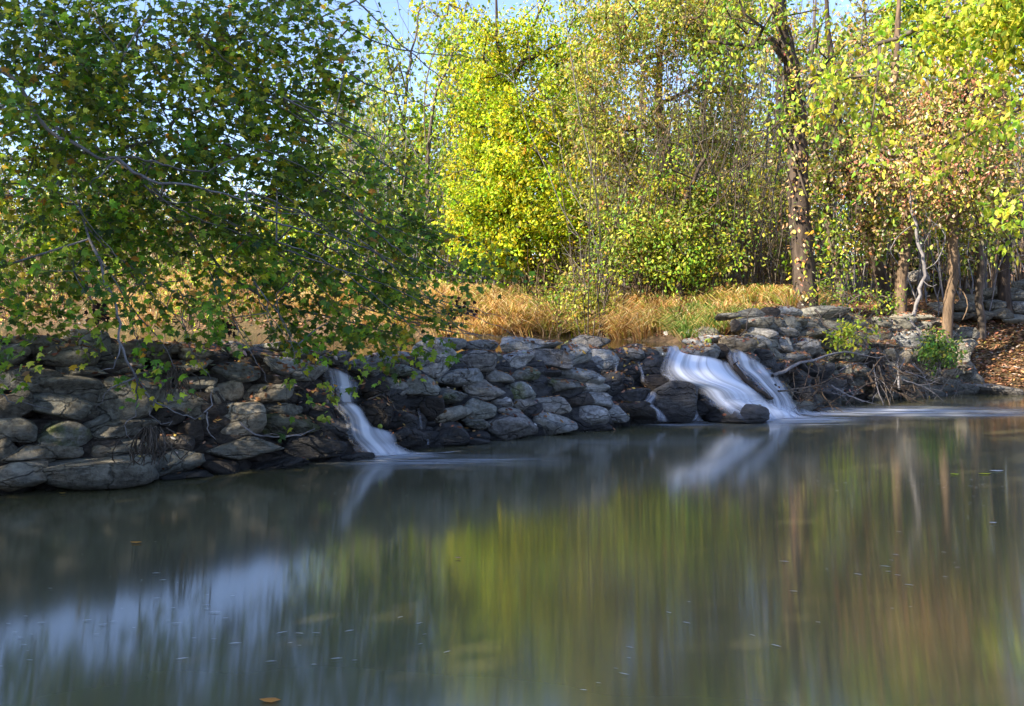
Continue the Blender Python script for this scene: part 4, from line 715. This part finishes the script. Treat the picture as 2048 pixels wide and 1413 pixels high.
# ------------------------------------------------------------------ grass and litter
def grass(name, label, spots, n, hgt, pal, seed, lean=(0, -.3), wid=.011, cat='grass'):
    r = np.random.default_rng(seed); w = np.array([s[4] for s in spots], float); i = r.choice(len(spots), n, p=w / w.sum()); S_ = np.array([s[:4] for s in spots])[i]
    nt = max(30, n // 170); ti = r.integers(0, nt, n); off_ = r.normal(0, .16, (n, 2)); tc = r.normal(0, 1, (nt, 2))[ti] * .62; i = r.choice(len(spots), nt, p=w / w.sum())[ti]; S_ = np.array([q[:4] for q in spots])[i]; cl = tc + off_; th = r.uniform(.6, 1.25, nt)[ti]; X = S_[:, 0] + cl[:, 0] * S_[:, 2]; Y = S_[:, 1] + cl[:, 1] * S_[:, 3]
    z = height(X, Y); ok = (z > ZU - .05); X, Y, z = X[ok], Y[ok], z[ok]; n = len(X)
    off_, th = off_[ok], th[ok]; H = hgt * r.uniform(.4, 1.2, n) * th; a = r.uniform(0, 6.28, n); ld = np.stack([np.cos(a), np.sin(a)], 1) * r.uniform(.1, .6, (n, 1)) + np.array(lean) + off_ * 3.2; ld *= H[:, None]
    B = np.stack([X, Y, z - .03], 1); fw = np.stack([ld[:, 0], ld[:, 1], 0 * X], 1); up = np.array([0, 0, 1.]); side = np.stack([np.cos(a * 3), .2 * np.sin(a * 3), 0 * X], 1) * (wid * r.uniform(.6, 1.5, (n, 1)))
    p1 = B + up * (H * .55)[:, None] + fw * .25; p2 = B + up * (H * .80)[:, None] + fw * .75; p3 = B + up * (H * .55)[:, None] + fw * 1.25
    V = np.stack([B - side, B + side, p1 - side * .9, p1 + side * .9, p2 - side * .6, p2 + side * .6, p3], 1).reshape(-1, 3)
    b = (np.arange(n) * 7)[:, None]; Q = np.concatenate([b + [0, 1, 3, 2], b + [2, 3, 5, 4]]); T3 = b + np.array([4, 5, 6]); col = np.repeat(palette(pal, n, r, .2), 7, 0)
    return tag(mk(name, V, [Q, T3], GRASS, col=col, smooth=False), label, cat, kind='stuff')
GOLD = [((.60, .38, .15), 5), ((.46, .26, .10), 4), ((.70, .54, .30), 3), ((.32, .34, .06), 2.4), ((.28, .15, .07), 1.6)]
GRN = [((.10, .20, .04), 4), ((.18, .27, .06), 3), ((.45, .38, .15), 2.4), ((.3, .2, .1), .8)]
def sp_(px, Y, wx, wy, w): return ((px - CX) / F * Y, Y, wx, wy, w)
grass('dry_grass', 'golden dry grass arching over the shore left of the small shrub', [sp_(900,23.5,1.1,.6,3),(sp_(1000,22.5,1.0,.5,3)),(sp_(1060,23.4,1.0,.6,2.)),sp_(830,24.2,1.2,.6,1.),sp_(960,24.9,1.6,.7,1.6)], 13000, .58, GOLD, 201)
grass('dry_grass', 'golden dry grass clump above the stones at the pond edge, left of the green patch', [sp_(1260,21.2,.7,.5,3),sp_(1315,20.4,.65,.6,3),sp_(1300,22.2,1.1,.6,1.2)], 9500, .55, GOLD, 202)
grass('dry_grass', 'thin dry grass stalks on the bank between the green patch and the vine-wrapped trunk', [sp_(1490,20.4,1.4,1.2,3),sp_(1420,21.6,1.4,.9,2),sp_(1560,19.8,.8,.8,1),sp_(1450,18.4,.5,.5,.8),sp_(1390,19.2,.5,.6,1.5)], 8000, .40, GOLD + [((.2, .30, .05), 5)], 203)
grass('green_grass', 'fresh green grass patch spilling down the bank beside the golden clump', [sp_(1385,19.1,.34,.4,3),sp_(1425,18.8,.25,.35,1.2),sp_(1410,19.8,.45,.4,1.)], 4200, .38, GRN, 204)
grass('dry_grass', 'sunlit orange grass along the far shore seen under the maple', [sp_(60,30.2,4,.5,.8),sp_(300,29,3.5,.5,1),sp_(470,28,2.,.8,2.4),sp_(620,26.8,2.,.7,2.4),sp_(740,25.6,1.4,.6,2)], 8000, .6, GOLD, 205, wid=.016)
grass('bank_weeds', 'patches of green and brown weeds breaking up the golden grass along the shore', [sp_(850,23.8,.6,.4,1),sp_(960,22.9,.5,.4,1),sp_(1080,23.,.7,.4,1.6),sp_(1180,22.4,.5,.4,1.6),sp_(1350,20.2,.5,.5,1),sp_(1290,21.,.3,.3,.7),sp_(1000,24.,.8,.3,1)], 6000, .55, [((.20, .26, .05), 4), ((.12, .16, .04), 3), ((.30, .18, .09), 3), ((.20, .11, .06), 2)], 207, cat='weeds')
grass('bank_weeds', 'olive and brown weeds along the top of the bank behind the golden grass', [sp_(900,26,2.5,1.,2),sp_(1080,25.,1.5,.9,2),sp_(1200,23.6,1.,.8,2.4),sp_(1330,23.6,1.6,.8,2),sp_(600,29,3,1.,2),sp_(250,33,4,1.5,2),sp_(1135,22.9,.5,.4,1.2)], 16000, .6, [((.22, .24, .05), 4), ((.34, .30, .08), 3), ((.34, .20, .10), 3), ((.12, .14, .04), 2), ((.5, .38, .18), 1.5)], 206, cat='weeds')
def ground_litter(name, label, n, box, seed, size=.075):
    r = np.random.default_rng(seed); X = r.uniform(box[0], box[1], n); Y = r.uniform(box[2], box[3], n); z = height(X, Y); P2 = np.stack([X, Y], 1); ok = ((sdist(P2, LOW) > .15) & (sdist(P2, UP) > .15)); X, Y, z = X[ok], Y[ok], z[ok]; n = len(X); A = Acc()
    fr = frames(n, r, np.array([0, 0, 0.]) + r.normal(0, 1, (n, 3)) * (1, 1, .25), .05, np.array([0, -.1, 1.]), .35)
    put_leaves(A, 'oval', np.stack([X, Y, z + .02 + r.uniform(0, .03, n)], 1), fr, size * r.uniform(.6, 1.5, n), palette(PAL['litter'], n, r, .3)); return tag(A.build(name, DRY, smooth=False), label, 'leaf litter', kind='stuff')
ground_litter('leaf_litter', 'brown and orange fallen leaves covering the slope at the right', 26000, (7.5, 14, 18.5, 25), 301)
ground_litter('leaf_litter', 'fallen leaves under the trunks behind the stone wall', 14000, (3.8, 9, 18, 23), 302)
ground_litter('leaf_litter', 'fallen leaves and debris on the far-left mud bank', 14000, (-20, -2, 24, 33), 304, .09)
ground_litter('leaf_litter', 'fallen leaves along the narrow far pond shore', 5000, (-1, 4, 19, 24), 303, .08)
# leaves lying on the dam stones
VV = []; FF = []; nn = 0
for v, f in rock_world:
    VV.append(v); nn2 = len(v)
    FF += (f + nn).tolist(); nn += nn2
bvh = BVHTree.FromPolygons(np.concatenate(VV).tolist(), FF)
def stone_litter(name, label, n, xr, seed, lim=.55, size=.06, k=.85, zs=(0, 1.4), pal='litter'):
    r = np.random.default_rng(seed); P = []; Nn = []
    cl = [(r.uniform(*xr), r.uniform(*zs)) for _ in range(70)]
    for i in range(n * 3):
        if len(P) >= n: break
        cx, cz = cl[r.integers(70)]; x = cx + r.normal(0, .16); z = cz + r.normal(0, .12); y = np.interp(x, BX, BY) + k * z + r.uniform(-.25, .7)
        h, nr, _, _ = bvh.ray_cast(Vector((x, y, 3.5)), Vector((0, 0, -1)))
        if h is not None and nr.z > lim and h.z > .02: P.append(np.array(h) + np.array(nr) * .012); Nn.append(np.array(nr))
    P = np.array(P); Nn = np.array(Nn); n = len(P); ax = r.normal(0, 1, (n, 3)); ax -= (ax * Nn).sum(1)[:, None] * Nn
    fr = frames(n, r, ax, .1, Nn, .22); A = Acc(); put_leaves(A, 'oval', P, fr, size * r.uniform(.6, 1.5, n), palette(PAL[pal], n, r, .3)); return tag(A.build(name, DRY, smooth=False), label, 'leaf litter', kind='stuff')
stone_litter('leaf_litter', 'fallen leaves caught on the stones of the dam', 2600, (-5, 4.2), 311)
stone_litter('leaf_litter', 'fallen leaves caught on the steps of the stone wall', 3000, (4.4, 9.3), 312, k=1., zs=(.05, 1.6))

# ------------------------------------------------------------------ sticks and driftwood
def stick(name, label, pts, rad, mat='pale', cat='branch', group=None, twigs=5, seed=0):
    r = np.random.default_rng(seed + 500); P = smooth_line(np.array([at(*q) for q in pts]), 4, .006, r); A = Acc(); tube(A, P, np.linspace(rad, rad * .45, len(P)), 6)
    for q in range(twigs):
        i = r.integers(2, len(P)); d = (P[i] - P[i - 1]); d /= np.linalg.norm(d) + 1e-9; d = d + r.normal(0, .6, 3); d /= np.linalg.norm(d); l = r.uniform(.15, .5); Q = np.array([P[i], P[i] + d * l * .5 + r.normal(0, .02, 3), P[i] + d * l]); tube(A, Q, [rad * .4, rad * .3, rad * .12], 4)
    return tag(A.build(name, BARK[mat], None, P[0], colour=False), label, cat, group)
def Yd(px, py, off=-.25): return float(on_dam(px, py, off, 1.0)[1])
def fp(L, off=-.25): return [(a, b, Yd(a, b, off)) for a, b in L]
stick('fallen_branch', 'long pale forked branch slanting up from the waterfall across the stone wall', fp([(1545,752),(1570,742),(1600,726),(1615,724),(1650,712),(1690,704),(1735,712)], -.45), .028, seed=1, twigs=6)
stick('fallen_branch', 'sunlit bent stick leaning on the wall beside the round green shrub', fp([(1815,636),(1840,665),(1860,700),(1878,725),(1880,745)], -.5), .026, seed=2, twigs=2)
stick('fallen_branch', 'thin pale stick sloping down to the water left of the green shrub base', fp([(1824,728),(1845,748),(1860,772)], -.4), .018, seed=3, twigs=2)
stick('fallen_log', 'dark wet log lying down the middle of the two waterfalls', [(a, b, float(on_dam(a, b, -.28)[1])) for a, b in [(1458,712),(1472,738),(1500,768),(1522,784),(1545,797)]], .05, 'dark', 'log', seed=4, twigs=3)
stick('driftwood', 'short sunlit log on the leaf bed at the water edge below the wall', fp([(1768,778),(1800,774),(1842,776)], -.3), .05, 'tan', 'log', seed=5, twigs=1)
stick('tree_stub', 'upright sunlit stub standing in the driftwood tangle', fp([(1798,778),(1797,760),(1796,735),(1790,727)], -.5), .022, 'pale', 'stub', seed=6, twigs=2)
stick('tree_stub', 'leaning orange stub at the left end of the driftwood tangle', fp([(1750,775),(1742,760),(1735,745)], -.4), .035, 'tan', 'stub', seed=7, twigs=1)
stick('fallen_branch', 'thin bare branch lying across the top of the small boulders at the dam middle left', [(a, b, float(on_dam(a, b, -.3)[1])) for a, b in [(690,728),(720,727),(745,728),(765,718),(790,706)]], .012, seed=8, twigs=3)
stick('fallen_branch', 'bent twig arching over the leaf-covered stones right of the left cascade', [(a, b, float(on_dam(a, b, -.25)[1])) for a, b in [(735,800),(760,792),(785,806),(795,822),(830,822)]], .01, 'mid', seed=9, twigs=3)
stick('fallen_branch', 'grey root-like branch running along under the moss-topped stone', [(a, b, float(on_dam(a, b, -.3)[1])) for a, b in [(480,845),(510,868),(560,874),(600,870),(630,858)]], .012, seed=10, twigs=2)
stick('shore_branch', 'bleached branch lying on the far shore among yellow leaves', [(1040,672,22.5),(1075,662,22.6),(1110,657,22.6),(1160,657,22.7)], .035, 'tan', seed=12, twigs=2)
stick('dead_stalk', 'slanting dead stalk in the water-worn gap at the left end of the wall', fp([(1480,672),(1492,660),(1496,630)], -.4), .016, 'tan', 'stalk', seed=13, twigs=1)
r = np.random.default_rng(77)
for i in range(30):
    px = r.uniform(1590, 1860); py = r.uniform(730, 800); ang = r.uniform(-.9, .9) if i % 3 else r.uniform(1.1, 2.); l = r.uniform(30, 90); dx, dy = math.cos(ang) * l / 2, math.sin(ang) * l / 2
    q = fp([(px - dx, min(812, py - dy)), (px + r.normal(0, 4), min(806, py + r.normal(0, 4))), (px + dx, min(812, py + dy))], -.35 - r.uniform(0, .3)); mt_ = random.choice(['mid', 'tan', 'dark', 'pale']); rd_ = r.uniform(.007, .02); used_ = globals().setdefault('LABS', {}); lab = '%s %s %s twiggy branch at the %s of the driftwood tangle' % ({'mid': 'brown', 'tan': 'tan', 'dark': 'blackened', 'pale': 'bleached'}[mt_], 'long' if l > 62 else 'short', 'upright' if abs(ang) > 1.05 else ('flat-lying' if abs(ang) < .35 else 'slanting'), 'waterfall end' if px < 1670 else ('middle' if px < 1770 else 'leaf-slope end')); used_[lab] = used_.get(lab, 0) + 1; lab = lab if used_[lab] == 1 else lab + {2: (', thicker' if rd_ > .013 else ', thinner'), 3: ', lowest'}.get(used_[lab], ''); stick('driftwood_branch', lab, q, rd_, mt_, 'branch', 'driftwood branches at the foot of the wall', 4, 20 + i)
for i, (px, py) in enumerate([(1505,808),(1560,815),(1580,825),(1612,818)]):
    p0 = on_z(px, py + 6, 0)[1] - .05; stick('snagged_branch', ['forked wet twig snagged at the foot of the broad waterfall', 'dark twig clump lodged in the foam at the waterfall foot', 'dark bent branch lying in the foam right of the twig clump', 'short stick poking out of the churned water at the far end of the foam'][i], [(px - 22, py + 4, p0), (px, py, p0), (px + 24, py + 5, p0)], .022, 'dark', seed=60 + i, twigs=7)
# dry brown tufts snagged in twigs: hanging roots by the dam
def roots(name, label, px, py, Y, w, h, n, seed):
    r = np.random.default_rng(seed); A = Acc(); c = at(px, py, Y)
    for i in range(n):
        s = Y / F; x = r.normal(0, w * s / 2); P = np.array([c + (x * .4, r.normal(0, .04), 0), c + (x, r.normal(0, .06), -h * s * .5), c + (x * r.uniform(.6, 1.6), r.normal(0, .08), -h * s * r.uniform(.7, 1.1))]); tube(A, smooth_line(P, 3, .008, r), .0055, 3)
    return tag(A.build(name, BARK['mid'], None, c, colour=False), label, 'roots')
roots('root_tangle', 'tangle of fine dry roots hanging over the shadowed hollow in the left wall', 300, 855, 8.25, 55, 70, 44, 1)
roots('root_tangle', 'frayed brown root strands hanging from the crest above the tan striped stone', 350, 735, 9.2, 34, 60, 22, 2)
def clump(name, label, px, py, Y, rr, seed):
    r = np.random.default_rng(seed); A = Acc(); c = at(px, py, Y); n = 46; p = c + r.normal(0, rr * Y / F / 2, (n, 3)) * (1, .6, 1.1); put_leaves(A, 'maple', p, frames(n, r, np.array([0, 0, -1.]), .5, np.array([0, -1., .2]), .6), np.full(n, .05), palette([((.05, .03, .03), 3), ((.10, .05, .045), 2), ((.03, .02, .02), 1)], n, r))
    return tag(A.build(name, DRY, None, c, smooth=False), label, 'dead leaves')
clump('dead_leaf_clump', 'dark withered leaf clump hanging from the maple twig above the pond', 198, 628, 8.5, 20, 3); clump('dead_leaf_clump', 'purple-brown withered leaf clump at the tip of the maple, before the golden grass', 915, 622, 10.8, 32, 4); clump('dead_leaf_clump', 'small dark leaf clump hanging low over the crest beside the thin bushes', 452, 655, 9.6, 17, 5)

# ------------------------------------------------------------------ fruit, floating leaves, flecks
m, N, L, P_ = newmat('green_fruit'); nz = noise(N, L, None, 14, 4); cr = ramp(N, [(.3, (.22, .30, .03)), (.7, (.42, .50, .06))]); L.new(nz.outputs[0], cr.inputs[0]); L.new(cr.outputs[0], P_.inputs['Base Color']); P_.inputs['Roughness'].default_value = .6; b_ = N.new('ShaderNodeBump'); b_.inputs['Distance'].default_value = .01; L.new(nz.outputs[0], b_.inputs['Height']); L.new(b_.outputs[0], P_.inputs['Normal'])
def fruit(px, py, rp, Y, label, seed):
    V, Fc = rock_shape(seed, 3, .0, 2, .06, 0); c = at(px, py, Y); o = mk('green_fruit', V * rp * Y / F + c, [Fc], m, None, c); tag(o, label, 'fruit')
yf = float(on_dam(650, 840, -.5)[1])
fruit(639, 838, 5.5, yf, 'green round fruit at the left end of the cluster of four beside the cascade', 1); fruit(648, 841, 5.5, yf, 'green round fruit second from the cascade in the cluster of four, sitting lowest', 2); fruit(657, 837, 5.2, yf, 'green round fruit nearest the falling water in the cluster of four', 3); fruit(644, 833, 4.5, yf + .04, 'small green fruit on top of the cluster of four', 4)
fruit(760, 853, 5., float(on_dam(760, 853, -.3)[1]), 'lone green fruit on the wet stone right of the left cascade', 5); fruit(1416, 684, 7.2, float(on_dam(1416, 684, -.1)[1]), 'bright yellow-green hedge apple on the boulder above the broad waterfall', 6)
def flat_leaf(name, label, px, py, L_px, ang, colr, z=.012, kind='oval', cat='leaf', group=None, mt=None):
    c = on_z(px, py, z); s = L_px * c[1] / F; T, Fc = TPL[kind]; a = ang; R = np.array([[math.cos(a), math.sin(a), 0], [-math.sin(a), math.cos(a), 0], [0, 0, 1.]]); V = ((T - (0, .5, 0)) * s) @ R * np.array([1, 1, .5]) + c
    o = mk(name, V, [Fc], mt or DRY, None, c, col=np.tile(colr, (len(V), 1)), smooth=False); tag(o, label, cat, group)
flat_leaf('floating_leaf', 'orange leaf floating nearest the camera at the bottom edge', 540, 1399, 46, 1.5, (.75, .32, .08)); flat_leaf('floating_leaf', 'orange leaf floating in the dark water in front of the left stones', 272, 1084, 26, 1.5, (.6, .28, .06))
flat_leaf('floating_leaf', 'small lime leaf floating left of the larger yellow one at the right', 1909, 948, 20, 1.5, (.55, .65, .04)); flat_leaf('floating_leaf', 'larger yellow leaf floating beside the white straw at the right', 1969, 947, 26, 1.5, (.65, .6, .04)); flat_leaf('floating_leaf', 'white chip floating alone near the right edge', 1986, 1045, 17, 1.6, (.8, .76, .7))
flat_leaf('floating_leaf', 'thin white straw floating beyond the yellow leaf', 1993, 941, 30, 1.55, (.7, .66, .6)); flat_leaf('floating_leaf', 'faint pink leaf floating in the middle of the reflections', 916, 1115, 14, 1.5, (.5, .3, .24)); flat_leaf('floating_leaf', 'small yellow leaf at the water line below the big flat slab', 196, 978, 10, 1.2, (.6, .5, .06)); flat_leaf('floating_leaf', 'brownish yellow leaf in the shallows below the big flat slab', 125, 986, 16, 1.4, (.5, .33, .1))
m2, N2, L2, P2_ = newmat('foam_fleck'); P2_.inputs['Base Color'].default_value = (.8, .8, .76, 1); P2_.inputs['Roughness'].default_value = .6
T, Fc = TPL['oval']; fm = bpy.data.meshes.new('foam_fleck'); fm.from_pydata([(x * .32, (y - .5), max(z, 0) * .3 + .1 * (abs(y - .5) < .45)) for x, y, z in T], [], Fc.tolist()); fm.materials.append(m2)
rf = random.Random(9); nfl = 0
for (cx, cyy, sx, sy, n, ang, ln) in [(1890,968,120,12,24,1.5,9),(1640,966,50,12,12,1.5,9),(1960,1000,80,40,10,1.5,10),(1250,960,90,10,5,1.5,7),(880,985,60,10,6,1.5,7),(60,1250,110,60,12,1.57,20),(330,1230,160,70,16,1.6,22),(600,1300,150,60,12,1.75,26),(820,1290,120,50,6,2.0,24),(1250,1290,120,70,6,1.1,24),(1500,1230,140,80,7,1.0,24),(1700,1140,120,40,8,1.15,22),(1850,1120,120,60,8,1.2,18),(650,1000,180,40,10,1.6,8),(300,1150,160,60,8,1.57,12)]:
    for _ in range(n):
        px = cx + rf.gauss(0, sx * .6); py = cyy + rf.gauss(0, sy * .6)
        if not (-10 < px < 2058 and 930 < py < 1420): continue
        c = on_z(px, py, .006); s = ln * rf.uniform(.4, 1.1) * c[1] / F; o = bpy.data.objects.new('foam_fleck', fm); C.objects.link(o); o.location = c; o.rotation_euler = (0, 0, ang + rf.gauss(0, .15)); o.scale = (s * .55, s, s * .2); tag(o, 'tiny pale elongated fleck of foam drifting on the still pool', 'foam fleck', 'foam flecks on the pool')

# ------------------------------------------------------------------ unseen trees added on the near left bank to shade dam and pool
def shade_tree(label, X, Y, H, R, seed, n=170, cf=.62, hf=.38):
    r = np.random.default_rng(seed); z = gz(X, Y); P = np.array([(X, Y, z - .2), (X + .1, Y, z + H * .3), (X - .1, Y + .2, z + H * .6), (X, Y, z + H * .95)]); P = smooth_line(np.concatenate([P, np.array([.3, .22, .14, .03])[:, None]], 1), 4); sk = Skel(P[:, :3], P[:, 3]); org = P[0, :3]; o = tag(empty('shade_tree', tuple(org)), label, 'tree', 'unseen shade trees on the near left bank')
    d = r.normal(size=(n, 3)); d /= np.linalg.norm(d, axis=1)[:, None]; cs = np.array([X, Y, z + H * cf]) + d * (r.uniform(.05, 1, (n, 1)) ** (1 / 3)) * np.array([R, R, H * hf]); A = Acc()
    cs = cs[np.argsort([np.linalg.norm(P[:, :3] - c, axis=1).min() for c in cs])]
    for c in cs: sk.reach(c, r, .08, 1.2, 2)
    cc = np.repeat(cs, 7, 0) + r.normal(0, .42, (len(cs) * 7, 3)); sprigs(A, None, cc, r, 'far', .2, 11, PAL['maple'], .7, (0, 0, -.2), .8, .13); sk.build('trunk', BARK['mid'], o, org, tip=.014, rmax=.14); A.build('crown', LEAF, o, org, smooth=False)
for i, (X, Y, H, R, lb) in enumerate([(-10.5, 4.4, 16.2, 3.3, 'unseen tall shade tree on the near left bank closest to the dam'), (-9.5, .5, 12.5, 3.4, 'unseen tall shade tree on the near left bank beside the camera'), (-15, 2.5, 14.5, 3.6, 'unseen tall shade tree in the second row of the near left bank'), (-16, 8., 14.5, 3.3, 'unseen tallest shade tree back from the left end of the dam'), (-8, -5, 13, 3.4, 'unseen shade tree on the near left bank behind the camera'), (-14, -4, 14.5, 3.5, 'unseen shade tree far back on the near left bank'), (-9, 2.9, 8.5, 2.3, 'unseen shortest tree added at the near left water edge to shade the pool')]): shade_tree(lb, X, Y, H, R, 400 + i, *((115, .74, .26) if i == 0 else (100, .62, .38) if i == 2 else (250, .62, .38) if i in (1, 6) else (170, .62, .38)))
print('tris', sum(len(o.data.polygons) for o in bpy.data.objects if o.type == 'MESH'), 'objects', len(bpy.data.objects))
